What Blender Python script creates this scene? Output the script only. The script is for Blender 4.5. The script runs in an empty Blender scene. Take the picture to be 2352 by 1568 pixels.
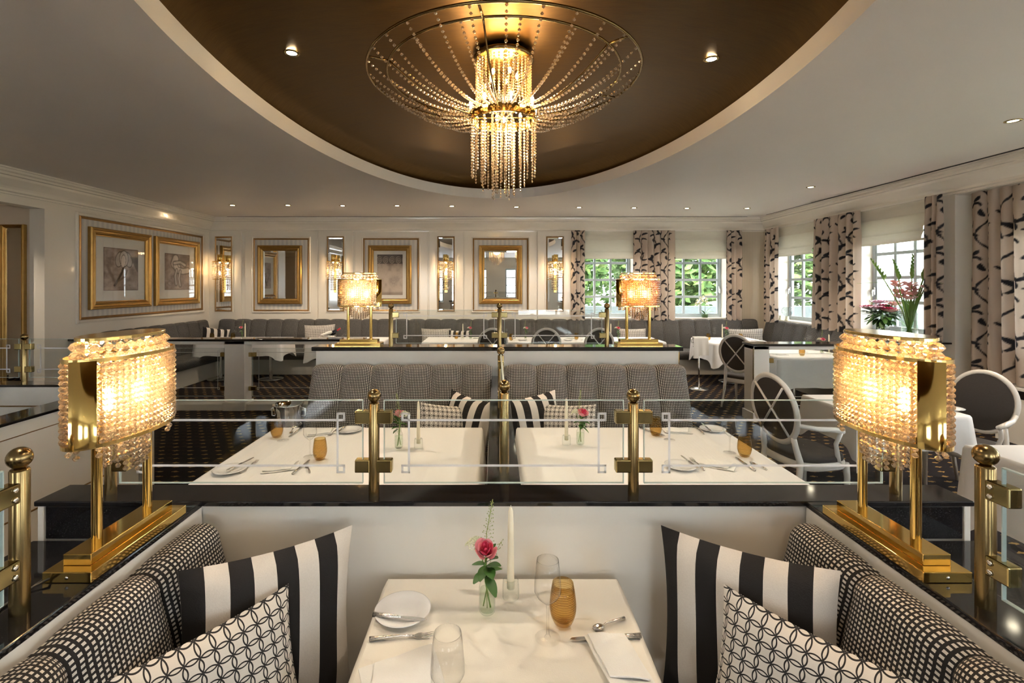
import bpy, bmesh, math, random
import numpy as np
from mathutils import Vector, Matrix

random.seed(7)
C = bpy.context.scene.collection
SC = bpy.context.scene
PI = math.pi
R = math.radians

# ------------------------------------------------------------------ camera, world, sun, exposure
cam_d = bpy.data.cameras.new('camera')
cam = bpy.data.objects.new('camera', cam_d)
C.objects.link(cam)
cam.location = (0, 0, 1.75)
cam.rotation_euler = (R(90), 0, 0)
cam_d.sensor_width = 36
cam_d.lens = 1110 / 2352 * 36
cam_d.shift_x = 40 / 2352
cam_d.shift_y = -129 / 2352
cam_d.clip_start = 0.05
SC.camera = cam

world = bpy.data.worlds.new('world')
SC.world = world
world.use_nodes = True
wn = world.node_tree
bgn = wn.nodes['Background']
bgn.inputs['Color'].default_value = (0.90, 0.93, 0.97, 1)
bgn.inputs['Strength'].default_value = 4.5

sun_d = bpy.data.lights.new('sun', 'SUN')
sun_d.energy = 2.5
sun_d.angle = R(1.0)
sun_d.color = (1, 0.95, 0.85)
sun = bpy.data.objects.new('sun', sun_d)
C.objects.link(sun)
sun.rotation_euler = (R(40), 0, R(-40))      # shines towards +x +y and down, onto the garden

SC.view_settings.view_transform = 'Standard'
SC.view_settings.look = 'None'
SC.view_settings.gamma = 1
SC.view_settings.use_curve_mapping = False
SC.view_settings.exposure = 1.62
SC.cycles.use_denoising = True
SC.cycles.max_bounces = 6
SC.cycles.diffuse_bounces = 3
SC.cycles.glossy_bounces = 4
SC.cycles.use_adaptive_sampling = True
SC.cycles.adaptive_threshold = 0.2
SC.cycles.adaptive_min_samples = 16
SC.cycles.transmission_bounces = 6
SC.cycles.transparent_max_bounces = 24
SC.cycles.caustics_reflective = False
SC.cycles.caustics_refractive = False
SC.cycles.sample_clamp_indirect = 6.0
SC.cycles.blur_glossy = 0.5

WARM = (1.0, 0.68, 0.36)
SPOTC = (1.0, 0.83, 0.64)

# ------------------------------------------------------------------ node helpers and materials
class NT:
    def __init__(s, name):
        s.m = bpy.data.materials.new(name)
        s.m.use_nodes = True
        s.t = s.m.node_tree
        s.b = s.t.nodes['Principled BSDF']
        s.out = s.t.nodes['Material Output']
    def node(s, kind, **kw):
        n = s.t.nodes.new(kind)
        for k, v in kw.items():
            setattr(n, k, v)
        return n
    def link(s, a, b):
        s.t.links.new(a, b)
    def inp(s, sock, v):
        if isinstance(v, bpy.types.NodeSocket):
            s.link(v, sock)
        else:
            sock.default_value = v
    def math(s, op, a, b=0.0, c=None):
        n = s.node('ShaderNodeMath', operation=op)
        s.inp(n.inputs[0], a)
        s.inp(n.inputs[1], b)
        if c is not None:
            s.inp(n.inputs[2], c)
        return n.outputs[0]
    def mix(s, f, a, b):
        n = s.node('ShaderNodeMix', data_type='RGBA')
        s.inp(n.inputs[0], f)
        s.inp(n.inputs[6], a)
        s.inp(n.inputs[7], b)
        return n.outputs[2]
    def noise(s, scale, vec=None, detail=3.0, rough=0.5):
        n = s.node('ShaderNodeTexNoise')
        n.inputs['Scale'].default_value = scale
        n.inputs['Detail'].default_value = detail
        n.inputs['Roughness'].default_value = rough
        if vec is not None:
            s.link(vec, n.inputs['Vector'])
        return n.outputs['Fac']
    def coord(s, which='Object', scale=None):
        n = s.node('ShaderNodeTexCoord')
        o = n.outputs[which]
        if scale is not None:
            m = s.node('ShaderNodeMapping')
            m.inputs['Scale'].default_value = scale
            s.link(o, m.inputs['Vector'])
            o = m.outputs[0]
        return o
    def ramp(s, fac, stops):
        n = s.node('ShaderNodeValToRGB')
        e = n.color_ramp.elements
        while len(e) < len(stops):
            e.new(0.5)
        for i, (p, c) in enumerate(stops):
            e[i].position = p
            e[i].color = c
        s.link(fac, n.inputs[0])
        return n.outputs[0]
    def bump(s, h, strength=0.2, dist=0.01):
        n = s.node('ShaderNodeBump')
        n.inputs['Strength'].default_value = strength
        n.inputs['Distance'].default_value = dist
        s.link(h, n.inputs['Height'])
        s.link(n.outputs[0], s.b.inputs['Normal'])
    def set(s, **kw):
        for k, v in kw.items():
            s.inp(s.b.inputs[k.replace('_', ' ')], v)

def c4(c):
    return (c[0], c[1], c[2], 1.0)

def pm(name, col, rough=0.5, metal=0.0, var=0.06, nscale=8.0, bump=0.0, bscale=60.0, coat=0.0, stretch=None, spec=0.5):
    t = NT(name)
    v = t.coord('Object', stretch)
    n = t.noise(nscale, v)
    lo = tuple(max(0, x * (1 - var)) for x in col)
    hi = tuple(min(1, x * (1 + var)) for x in col)
    t.set(Base_Color=t.mix(n, c4(lo), c4(hi)), Roughness=rough, Metallic=metal, Coat_Weight=coat)
    t.b.inputs['Specular IOR Level'].default_value = spec
    t.b.inputs['Coat Roughness'].default_value = 0.08
    if bump:
        t.bump(t.noise(bscale, v), bump, 0.005)
    return t.m

def emis(name, col, strength):
    t = NT(name)
    e = t.node('ShaderNodeEmission')
    n = t.noise(30.0, t.coord())
    t.link(t.mix(n, c4(col), c4(tuple(min(1, x * 1.05) for x in col))), e.inputs[0])
    e.inputs[1].default_value = strength
    t.link(e.outputs[0], t.out.inputs[0])
    return t.m

def glassy(name, tint, refl=1.0, rough=0.0, ior=1.5, edge=0.0, edgecol=(0.3, 0.35, 0.33)):
    """thin clear glass: see-through body plus fresnel reflection"""
    t = NT(name)
    tr = t.node('ShaderNodeBsdfTransparent')
    n = t.noise(3.0, t.coord())
    base = t.mix(n, c4(tint), c4(tuple(min(1, x * 1.01) for x in tint)))
    if edge > 0:
        lw = t.node('ShaderNodeLayerWeight')
        lw.inputs[0].default_value = 0.5
        f = t.math('POWER', lw.outputs['Facing'], 3.0)
        base = t.mix(t.math('MULTIPLY', f, edge), base, c4(edgecol))
    t.link(base, tr.inputs[0])
    g = t.node('ShaderNodeBsdfGlossy')
    g.inputs['Roughness'].default_value = rough
    lf = t.node('ShaderNodeLayerWeight')
    lf.inputs[0].default_value = 0.5
    f0 = ((ior - 1) / (ior + 1)) ** 2
    fac = t.math('MULTIPLY', t.math('MULTIPLY_ADD', t.math('POWER', lf.outputs['Facing'], 5.0), 0.9 - f0, f0), refl)
    mx = t.node('ShaderNodeMixShader')
    t.link(fac, mx.inputs[0])
    t.link(tr.outputs[0], mx.inputs[1])
    t.link(g.outputs[0], mx.inputs[2])
    t.link(mx.outputs[0], t.out.inputs[0])
    return t.m

M = {}
M['white'] = pm('cream_lacquer', (0.80, 0.755, 0.68), 0.22, var=0.015, nscale=2.0, coat=0.3)
M['wall'] = pm('cream_wall_lacquer', (0.78, 0.72, 0.62), 0.25, var=0.015, nscale=2.0, coat=0.35)
M['ceil'] = pm('ceiling_plaster', (0.79, 0.735, 0.685), 0.6, var=0.03, nscale=1.3, bump=0.03, bscale=90)
M['band'] = pm('ceiling_band_plaster', (0.72, 0.70, 0.68), 0.5, var=0.03, nscale=2.0)
M['alcove'] = pm('beige_alcove_paint', (0.66, 0.545, 0.41), 0.45, var=0.03, nscale=2.0)
M['chairwhite'] = pm('ivory_chair_paint', (0.80, 0.76, 0.70), 0.3, var=0.02, nscale=5.0, coat=0.2)
M['cloth'] = pm('white_table_linen', (0.84, 0.82, 0.80), 0.75, var=0.02, nscale=14.0, bump=0.12, bscale=300)
M['creamcloth'] = pm('ivory_table_linen', (0.84, 0.79, 0.70), 0.7, var=0.02, nscale=10.0, bump=0.10, bscale=300)
M['napkin'] = pm('white_napkin_linen', (0.86, 0.84, 0.80), 0.8, var=0.02, nscale=20.0, bump=0.15, bscale=400)
M['china'] = pm('white_porcelain', (0.87, 0.86, 0.85), 0.12, var=0.01, coat=0.4)
M['silver'] = pm('polished_steel', (0.80, 0.79, 0.77), 0.2, metal=1.0, var=0.05, nscale=40.0)
M['handle'] = pm('hammered_steel', (0.78, 0.76, 0.73), 0.22, metal=1.0, var=0.15, nscale=120.0, bump=0.5, bscale=160)
M['chrome'] = pm('chrome_plate', (0.80, 0.80, 0.80), 0.05, metal=1.0, var=0.03)
M['gold'] = pm('polished_gold', (0.90, 0.62, 0.20), 0.10, metal=1.0, var=0.05, nscale=6.0)
M['goldrim'] = pm('gold_plated_rim', (0.86, 0.62, 0.24), 0.16, metal=1.0, var=0.05, nscale=6.0)
M['brass'] = pm('aged_brass', (0.29, 0.205, 0.09), 0.24, metal=1.0, var=0.28, nscale=9.0, stretch=(1, 1, 0.4))
M['clip'] = pm('bright_brass', (0.50, 0.40, 0.18), 0.16, metal=1.0, var=0.12, nscale=12.0)
M['frame'] = pm('gilded_wood', (0.40, 0.235, 0.07), 0.32, metal=0.85, var=0.22, nscale=14.0, bump=0.2, bscale=50)
M['framedark'] = pm('dark_gilded_moulding', (0.30, 0.17, 0.06), 0.35, metal=0.7, var=0.2, nscale=14.0)
M['mat'] = pm('picture_mount_card', (0.80, 0.76, 0.68), 0.8, var=0.02)
M['mirror'] = pm('mirror_silvering', (0.88, 0.88, 0.86), 0.0, metal=1.0, var=0.01)
M['darkfab'] = pm('charcoal_chair_fabric', (0.055, 0.047, 0.042), 0.85, var=0.35, nscale=90.0, bump=0.3, bscale=250, stretch=(1, 1, 6))
M['black'] = pm('black_rubber', (0.01, 0.01, 0.01), 0.5)
M['plinth'] = pm('cream_plinth_paint', (0.62, 0.57, 0.49), 0.35, var=0.03)
M['candle'] = pm('ivory_wax', (0.88, 0.80, 0.62), 0.45, var=0.03)
M['leaf'] = pm('rose_leaf_green', (0.05, 0.14, 0.025), 0.45, var=0.35, nscale=25.0)
M['stem'] = pm('stem_green', (0.16, 0.30, 0.06), 0.5, var=0.25, nscale=30.0)
M['sprig'] = pm('seed_sprig_green', (0.28, 0.33, 0.10), 0.6, var=0.3, nscale=60.0)
M['umbel'] = pm('white_umbel_florets', (0.78, 0.79, 0.58), 0.7, var=0.25, nscale=60.0)
M['rose'] = pm('pink_rose_petal', (0.80, 0.07, 0.14), 0.5, var=0.5, nscale=22.0)
M['roselight'] = pm('pale_rose_petal', (0.88, 0.33, 0.36), 0.5, var=0.2, nscale=22.0)
M['palepink'] = pm('pale_pink_petal', (0.85, 0.48, 0.46), 0.5, var=0.25, nscale=30.0)
M['magenta'] = pm('magenta_petal', (0.55, 0.05, 0.16), 0.5, var=0.3, nscale=30.0)
M['lilac'] = pm('lilac_petal', (0.70, 0.48, 0.58), 0.5, var=0.3, nscale=30.0)
M['orchid'] = pm('white_orchid_petal', (0.80, 0.78, 0.58), 0.5, var=0.05)
M['darkleaf'] = pm('dark_foliage_green', (0.035, 0.09, 0.02), 0.5, var=0.5, nscale=20.0)
M['bottlered'] = pm('red_foil', (0.45, 0.01, 0.02), 0.3, var=0.1)
M['bottledark'] = pm('dark_bottle', (0.012, 0.012, 0.02), 0.08, var=0.1)
M['slab'] = pm('house_roof_slab', (0.5, 0.48, 0.45), 0.8)
M['grout'] = pm('vent_slot_black', (0.02, 0.018, 0.015), 0.8)
M['winframe'] = pm('pale_grey_window_paint', (0.40, 0.46, 0.49), 0.35, var=0.02)
M['glassclip'] = M['clip']

M['pane'] = glassy('clear_window_glass', (0.97, 0.985, 0.98), 0.7)
M['screen'] = glassy('clear_partition_glass', (0.93, 0.95, 0.945), 0.9)
M['glassedge'] = pm('bright_glass_edge', (0.55, 0.66, 0.63), 0.15, var=0.05, coat=0.5)
M['wineglass'] = glassy('clear_crystal_glass', (0.985, 0.985, 0.98), 1.0, 0.0, 1.5, 0.6, (0.45, 0.45, 0.44))
M['thickglass'] = glassy('thick_clear_glass', (0.955, 0.97, 0.955), 1.0, 0.02, 1.5, 0.4, (0.5, 0.56, 0.5))
M['amber'] = glassy('amber_tumbler_glass', (0.90, 0.79, 0.55), 1.0, 0.02, 1.45, 0.5, (0.42, 0.25, 0.06))
M['water'] = glassy('greenish_water', (0.90, 0.94, 0.88), 0.3)
M['picglass'] = glassy('picture_glass', (0.97, 0.97, 0.97), 0.8)

# etched frosted line on glass
t = NT('frosted_etching')
tr = t.node('ShaderNodeBsdfTransparent')
df = t.node('ShaderNodeBsdfDiffuse')
n = t.noise(80.0, t.coord())
t.link(t.mix(n, (0.74, 0.74, 0.74, 1), (0.84, 0.84, 0.84, 1)), df.inputs[0])
mx = t.node('ShaderNodeMixShader')
mx.inputs[0].default_value = 0.72
t.link(tr.outputs[0], mx.inputs[1]); t.link(df.outputs[0], mx.inputs[2]); t.link(mx.outputs[0], t.out.inputs[0])
M['etch'] = t.m

# crystal beads: facets that pass, scatter and mirror light
def crystal(name, tint, ftr, fgl):
    t = NT(name)
    tr = t.node('ShaderNodeBsdfTransparent')
    tl = t.node('ShaderNodeBsdfTranslucent')
    gl = t.node('ShaderNodeBsdfGlossy')
    gl.inputs['Roughness'].default_value = 0.06
    n = t.noise(140.0, t.coord(), 1.0)
    t.link(t.mix(n, c4(tuple(x * 0.6 for x in tint)), c4(tint)), tl.inputs[0])
    tr.inputs[0].default_value = c4(tint)
    gl.inputs[0].default_value = (0.95, 0.93, 0.9, 1)
    m1 = t.node('ShaderNodeMixShader')
    t.link(t.math('MULTIPLY', n, ftr * 2), m1.inputs[0])
    t.link(tl.outputs[0], m1.inputs[1]); t.link(tr.outputs[0], m1.inputs[2])
    m2 = t.node('ShaderNodeMixShader')
    lf = t.node('ShaderNodeLayerWeight'); lf.inputs[0].default_value = 0.5
    t.link(t.math('MULTIPLY_ADD', t.math('POWER', lf.outputs['Facing'], 3.0), 0.7, fgl), m2.inputs[0])
    t.link(m1.outputs[0], m2.inputs[1]); t.link(gl.outputs[0], m2.inputs[2])
    t.link(m2.outputs[0], t.out.inputs[0])
    return t.m
M['crystal'] = crystal('cut_crystal', (0.95, 0.85, 0.72), 0.54, 0.24)
M['crystalch'] = crystal('chandelier_crystal', (0.78, 0.68, 0.56), 0.50, 0.25)

M['bulb'] = emis('warm_bulb', (1.0, 0.80, 0.50), 12.0)
M['spotbulb'] = emis('downlight_bulb', (1.0, 0.86, 0.62), 12.0)

# black granite with fine speckle
t = NT('black_granite')
v = t.coord()
n = t.noise(420.0, v, 2.0)
t.set(Base_Color=t.ramp(n, [(0.0, (0.006, 0.006, 0.008, 1)), (0.62, (0.010, 0.010, 0.012, 1)), (0.72, (0.05, 0.048, 0.045, 1))]), Roughness=0.07)
t.b.inputs['Specular IOR Level'].default_value = 0.6
M['granite'] = t.m

# brushed bronze-gold dome
t = NT('brushed_bronze_leaf')
v = t.coord('Object', (1.0, 5.0, 1.0))
n = t.noise(5.0, v, 8.0, 0.65)
t.set(Base_Color=t.mix(n, (0.085, 0.044, 0.011, 1), (0.19, 0.112, 0.036, 1)), Metallic=0.92,
      Roughness=t.math('MULTIPLY_ADD', n, 0.25, 0.26))
t.bump(t.noise(18.0, v, 6.0), 0.06, 0.01)
M['dome'] = t.m

# checked upholstery: cream squares woven on black
def check(name, pitch, sq, cream, dark):
    t = NT(name)
    uv = t.node('ShaderNodeUVMap')
    sp = t.node('ShaderNodeSeparateXYZ')
    t.link(uv.outputs[0], sp.inputs[0])
    def half(o):
        f = t.math('FRACT', t.math('DIVIDE', o, pitch))
        return t.math('ABSOLUTE', t.math('SUBTRACT', f, 0.5))
    m = t.math('LESS_THAN', t.math('MAXIMUM', half(sp.outputs[0]), half(sp.outputs[1])), sq)
    n = t.noise(700.0, t.coord(), 1.0)
    col = t.mix(m, c4(dark), t.mix(n, c4(tuple(x * 0.85 for x in cream)), c4(cream)))
    t.set(Base_Color=col, Roughness=0.85)
    t.bump(n, 0.15, 0.002)
    return t.m
M['check'] = check('black_and_cream_check', 0.0130, 0.268, (0.68, 0.625, 0.555), (0.012, 0.010, 0.010))
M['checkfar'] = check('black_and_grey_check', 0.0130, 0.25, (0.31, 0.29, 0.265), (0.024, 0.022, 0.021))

# stripes on cushion
t = NT('bold_stripe_cotton')
uv = t.node('ShaderNodeUVMap'); sp = t.node('ShaderNodeSeparateXYZ'); t.link(uv.outputs[0], sp.inputs[0])
wob = t.math('MULTIPLY', t.math('SUBTRACT', t.noise(3.0, t.coord()), 0.5), 0.01)
m = t.math('LESS_THAN', t.math('FRACT', t.math('ADD', t.math('MULTIPLY', sp.outputs[0], 4.0), wob)), 0.5)
n = t.noise(300.0, t.coord(), 2.0)
t.set(Base_Color=t.mix(m, t.mix(n, (0.62, 0.56, 0.50, 1), (0.74, 0.68, 0.61, 1)), (0.012, 0.010, 0.010, 1)), Roughness=0.9)
t.bump(n, 0.25, 0.003)
M['stripe'] = t.m

# overlapping rings on cushion
def rings(name, pitch, w, cream, dark):
    t = NT(name)
    uv = t.node('ShaderNodeUVMap'); sp = t.node('ShaderNodeSeparateXYZ'); t.link(uv.outputs[0], sp.inputs[0])
    fx = t.math('FRACT', t.math('DIVIDE', sp.outputs[0], pitch)); fy = t.math('FRACT', t.math('DIVIDE', sp.outputs[1], pitch))
    best = None
    for cx in (0.0, 1.0):
        for cy in (0.0, 1.0):
            dx = t.math('SUBTRACT', fx, cx); dy = t.math('SUBTRACT', fy, cy)
            d = t.math('SQRT', t.math('ADD', t.math('MULTIPLY', dx, dx), t.math('MULTIPLY', dy, dy)))
            e = t.math('ABSOLUTE', t.math('SUBTRACT', d, 0.65))
            best = e if best is None else t.math('MINIMUM', best, e)
    m = t.math('LESS_THAN', best, w)
    n = t.noise(500.0, t.coord(), 1.0)
    t.set(Base_Color=t.mix(m, t.mix(n, c4(tuple(x * 0.88 for x in cream)), c4(cream)), c4(dark)), Roughness=0.9)
    t.bump(n, 0.2, 0.002)
    return t.m
M['rings'] = rings('interlaced_ring_cotton', 0.0345, 0.050, (0.74, 0.68, 0.61), (0.02, 0.018, 0.018))

# striped wall covering
t = NT('striped_wall_silk')
sp = t.node('ShaderNodeSeparateXYZ'); t.link(t.coord('Object'), sp.inputs[0])
s_ = t.math('ADD', sp.outputs[0], sp.outputs[1])
m = t.math('LESS_THAN', t.math('FRACT', t.math('MULTIPLY', s_, 11.0)), 0.5)
t.set(Base_Color=t.mix(m, (0.66, 0.62, 0.55, 1), (0.56, 0.53, 0.49, 1)), Roughness=0.55)
M['wallstripe'] = t.m
t = NT('beige_wall_silk')
sp = t.node('ShaderNodeSeparateXYZ'); t.link(t.coord('Object'), sp.inputs[0])
s_ = t.math('ADD', sp.outputs[0], sp.outputs[1])
m = t.math('LESS_THAN', t.math('FRACT', t.math('MULTIPLY', s_, 30.0)), 0.5)
t.set(Base_Color=t.mix(m, (0.60, 0.51, 0.38, 1), (0.52, 0.44, 0.33, 1)), Roughness=0.5)
M['wallbeige'] = t.m

# carpet: dark ground, small gold motifs in offset rows
t = NT('patterned_carpet')
sp = t.node('ShaderNodeSeparateXYZ'); t.link(t.coord('Object'), sp.inputs[0])
px, py = 0.150, 0.115
row = t.math('FLOOR', t.math('DIVIDE', sp.outputs[1], py))
off = t.math('MULTIPLY', t.math('MODULO', t.math('ABSOLUTE', row), 2.0), 0.5)
fx = t.math('ABSOLUTE', t.math('SUBTRACT', t.math('FRACT', t.math('ADD', t.math('DIVIDE', sp.outputs[0], px), off)), 0.5))
fy = t.math('ABSOLUTE', t.math('SUBTRACT', t.math('FRACT', t.math('DIVIDE', sp.outputs[1], py)), 0.5))
nz = t.noise(55.0, t.coord(), 2.0)
dia = t.math('ADD', t.math('MULTIPLY', fx, 1.0), t.math('MULTIPLY', fy, 1.5))
m = t.math('LESS_THAN', t.math('ADD', dia, t.math('MULTIPLY', t.math('SUBTRACT', nz, 0.5), 0.5)), 0.235)
n2 = t.noise(400.0, t.coord(), 2.0)
t.set(Base_Color=t.mix(m, t.mix(n2, (0.008, 0.006, 0.008, 1), (0.022, 0.016, 0.016, 1)), (0.36, 0.22, 0.075, 1)), Roughness=0.95)
t.b.inputs['Specular IOR Level'].default_value = 0.15
t.bump(n2, 0.4, 0.004)
M['carpet'] = t.m

# painted prints carried as a colour attribute (curtain print, drawings)
def printed(name, rough, transl=0.0):
    t = NT(name)
    a = t.node('ShaderNodeVertexColor', layer_name='print')
    n = t.noise(260.0, t.coord(), 2.0)
    col = t.mix(t.math('MULTIPLY', n, 0.14), a.outputs[0], (0, 0, 0, 1))
    t.set(Base_Color=col, Roughness=rough)
    if transl:
        tl = t.node('ShaderNodeBsdfTranslucent')
        t.link(col, tl.inputs[0])
        mx = t.node('ShaderNodeMixShader'); mx.inputs[0].default_value = transl
        t.link(t.b.outputs[0], mx.inputs[1]); t.link(tl.outputs[0], mx.inputs[2]); t.link(mx.outputs[0], t.out.inputs[0])
    return t.m
M['curtain'] = printed('scroll_print_curtain', 0.85, 0.25)
M['print'] = printed('sepia_art_print', 0.7)

t = NT('cream_blind_linen')
n = t.noise(8.0, t.coord('Object', (1, 1, 8)), 4.0)
col = t.mix(n, (0.70, 0.66, 0.55, 1), (0.78, 0.74, 0.64, 1))
t.set(Base_Color=col, Roughness=0.8)
tl = t.node('ShaderNodeBsdfTranslucent'); t.link(col, tl.inputs[0])
mx = t.node('ShaderNodeMixShader'); mx.inputs[0].default_value = 0.12
t.link(t.b.outputs[0], mx.inputs[1]); t.link(tl.outputs[0], mx.inputs[2]); t.link(mx.outputs[0], t.out.inputs[0])
M['blind'] = t.m

# garden
t = NT('sunlit_foliage')
n = t.noise(3.0, t.coord(), 5.0)
col = t.ramp(n, [(0.3, (0.02, 0.06, 0.015, 1)), (0.5, (0.09, 0.18, 0.04, 1)), (0.72, (0.30, 0.38, 0.11, 1))])
t.set(Base_Color=col, Roughness=0.7)
M['tree'] = t.m
M['bark'] = pm('tree_bark', (0.10, 0.07, 0.05), 0.9, var=0.3)
M['lawn'] = pm('garden_lawn', (0.30, 0.32, 0.24), 0.9, var=0.3, nscale=3.0)
M['whitehouse'] = pm('white_render', (0.60, 0.61, 0.60), 0.7, var=0.03)
M['hedge'] = pm('grey_blue_garden_wall', (0.10, 0.12, 0.125), 0.8, var=0.25, nscale=2.0)  # dark grey-blue wall colour, backing the pale orchid
M['shutter'] = pm('dark_shutter_paint', (0.03, 0.04, 0.05), 0.5)

# ------------------------------------------------------------------ mesh helpers
class MB:
    def __init__(s):
        s.v = []; s.f = []; s.u = []; s.sm = []
    def add(s, verts, faces, smooth=False, uvs=None, mtx=None):
        o = len(s.v)
        if mtx is not None:
            verts = [mtx @ Vector(p) for p in verts]
        s.v.extend([tuple(p) for p in verts])
        for k, f in enumerate(faces):
            s.f.append([i + o for i in f])
            s.sm.append(smooth)
            s.u.append(None if uvs is None else [uvs[i] for i in f])
        return s
    def box(s, x0, x1, y0, y1, z0, z1, mtx=None):
        v = [(x, y, z) for z in (z0, z1) for y in (y0, y1) for x in (x0, x1)]
        f = [(0, 2, 3, 1), (4, 5, 7, 6), (0, 1, 5, 4), (2, 6, 7, 3), (0, 4, 6, 2), (1, 3, 7, 5)]
        return s.add(v, f, mtx=mtx)
    def cbox(s, x0, x1, y0, y1, z0, z1, b=0.005, mtx=None, smooth=False):
        bm = bmesh.new()
        r = bmesh.ops.create_cube(bm, size=1.0)
        for p in bm.verts:
            p.co = Vector(((x0 + x1) / 2 + p.co.x * (x1 - x0), (y0 + y1) / 2 + p.co.y * (y1 - y0), (z0 + z1) / 2 + p.co.z * (z1 - z0)))
        bmesh.ops.bevel(bm, geom=list(bm.edges), offset=b, segments=2, profile=0.5, affect='EDGES')
        bm.verts.index_update()
        s.add([p.co.copy() for p in bm.verts], [[q.index for q in f.verts] for f in bm.faces], smooth, None, mtx)
        bm.free()
        return s
    def lathe(s, prof, n=24, c=(0, 0, 0), mtx=None, smooth=True, sx=1.0, sy=1.0):
        v = []; f = []; rows = []
        for (r, z) in prof:
            if r < 1e-6:
                rows.append([len(v)]); v.append((c[0], c[1], c[2] + z))
            else:
                rows.append(list(range(len(v), len(v) + n)))
                for k in range(n):
                    a = 2 * PI * k / n
                    v.append((c[0] + r * sx * math.cos(a), c[1] + r * sy * math.sin(a), c[2] + z))
        for a, b in zip(rows, rows[1:]):
            for k in range(n):
                k2 = (k + 1) % n
                if len(a) == 1 and len(b) == 1:
                    continue
                if len(a) == 1:
                    f.append((a[0], b[k2], b[k]))
                elif len(b) == 1:
                    f.append((a[k], a[k2], b[0]))
                else:
                    f.append((a[k], a[k2], b[k2], b[k]))
        return s.add(v, f, smooth, None, mtx)
    def tube(s, pts, r, n=8, smooth=True, cap=True, mtx=None, closed=False):
        pts = [Vector(p) for p in pts]
        m = len(pts)
        rs = r if isinstance(r, (list, tuple)) else [r] * m
        up = Vector((0, 0, 1))
        v = []; f = []
        prev = None
        for i, p in enumerate(pts):
            if closed:
                d = (pts[(i + 1) % m] - pts[i - 1])
            else:
                d = (pts[min(i + 1, m - 1)] - pts[max(i - 1, 0)])
            d.normalize()
            if prev is None:
                a = d.orthogonal().normalized() if abs(d.z) > 0.95 else d.cross(up).normalized()
            else:
                a = (prev - d * prev.dot(d))
                a = a.normalized() if a.length > 1e-6 else d.orthogonal().normalized()
            prev = a
            b = d.cross(a)
            for k in range(n):
                t_ = 2 * PI * k / n
                v.append(p + (a * math.cos(t_) + b * math.sin(t_)) * rs[i])
        for i in range(m if closed else m - 1):
            j = (i + 1) % m
            for k in range(n):
                k2 = (k + 1) % n
                f.append((i * n + k, i * n + k2, j * n + k2, j * n + k))
        if cap and not closed:
            f.append(tuple(range(n))[::-1]); f.append(tuple(range((m - 1) * n, m * n)))
        return s.add(v, f, smooth, None, mtx)
    def prism(s, poly, z0, z1, mtx=None, smooth=False):
        n = len(poly)
        v = [(x, y, z0) for x, y in poly] + [(x, y, z1) for x, y in poly]
        f = [tuple(range(n))[::-1], tuple(range(n, 2 * n))]
        f += [(k, (k + 1) % n, n + (k + 1) % n, n + k) for k in range(n)]
        return s.add(v, f, smooth, None, mtx)
    def grid(s, P, UV=None, smooth=True, wrap=False, mtx=None, flip=False):
        nv, nu = len(P), len(P[0])
        v = [P[j][i] for j in range(nv) for i in range(nu)]
        uv = None if UV is None else [UV[j][i] for j in range(nv) for i in range(nu)]
        f = []
        for j in range(nv - 1):
            for i in range(nu if wrap else nu - 1):
                i2 = (i + 1) % nu
                q = (j * nu + i, j * nu + i2, (j + 1) * nu + i2, (j + 1) * nu + i)
                f.append(q[::-1] if flip else q)
        return s.add(v, f, smooth, uv, mtx)
    def mesh(s, name, mat):
        me = bpy.data.meshes.new(name)
        me.from_pydata(s.v, [], s.f)
        me.polygons.foreach_set('use_smooth', s.sm)
        if any(u is not None for u in s.u):
            ul = me.uv_layers.new(name='UVMap')
            flat = []
            for f, u in zip(s.f, s.u):
                for k in range(len(f)):
                    flat.extend(u[k] if u is not None else (0, 0))
            ul.data.foreach_set('uv', flat)
        me.materials.append(M[mat] if isinstance(mat, str) else mat)
        me.update()
        return me
    def build(s, name, mat, parent=None, loc=None):
        return link(name, s.mesh(name, mat), parent, loc)

def link(name, me, parent=None, loc=None, rz=0.0):
    o = bpy.data.objects.new(name, me)
    C.objects.link(o)
    if parent is not None:
        o.parent = parent
    if loc is not None:
        o.location = loc
    if rz:
        o.rotation_euler = (0, 0, rz)
    return o

def tag(o, label=None, cat=None, group=None, kind=None):
    if label: o['label'] = label
    if cat: o['category'] = cat
    if group: o['group'] = group
    if kind: o['kind'] = kind
    return o

def thing(name, label, cat, loc=(0, 0, 0), rz=0.0, group=None):
    o = bpy.data.objects.new(name, None)
    C.objects.link(o)
    o.empty_display_size = 0.05
    o.location = loc
    o.rotation_euler = (0, 0, rz)
    return tag(o, label, cat, group)

def struct(name, label, loc=(0, 0, 0)):
    o = bpy.data.objects.new(name, None)
    C.objects.link(o)
    o.location = loc
    o['kind'] = 'structure'
    o['label'] = label
    return o

def copy_tree(o, parent=None):
    c = o.copy()
    C.objects.link(c)
    c.parent = parent
    for ch in list(o.children):
        copy_tree(ch, c)
    return c

def dup(root, loc, rz, label, group=None):
    r = copy_tree(root)
    r.location = loc
    r.rotation_euler = (root.rotation_euler.x, root.rotation_euler.y, rz)
    r['label'] = label
    if group: r['group'] = group
    return r

def lamp_point(parent, loc, energy, col=WARM, radius=0.02, name='glow'):
    d = bpy.data.lights.new(name, 'POINT')
    d.energy = energy; d.color = col; d.shadow_soft_size = radius
    o = bpy.data.objects.new(name, d)
    C.objects.link(o); o.parent = parent; o.location = loc
    return o

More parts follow.
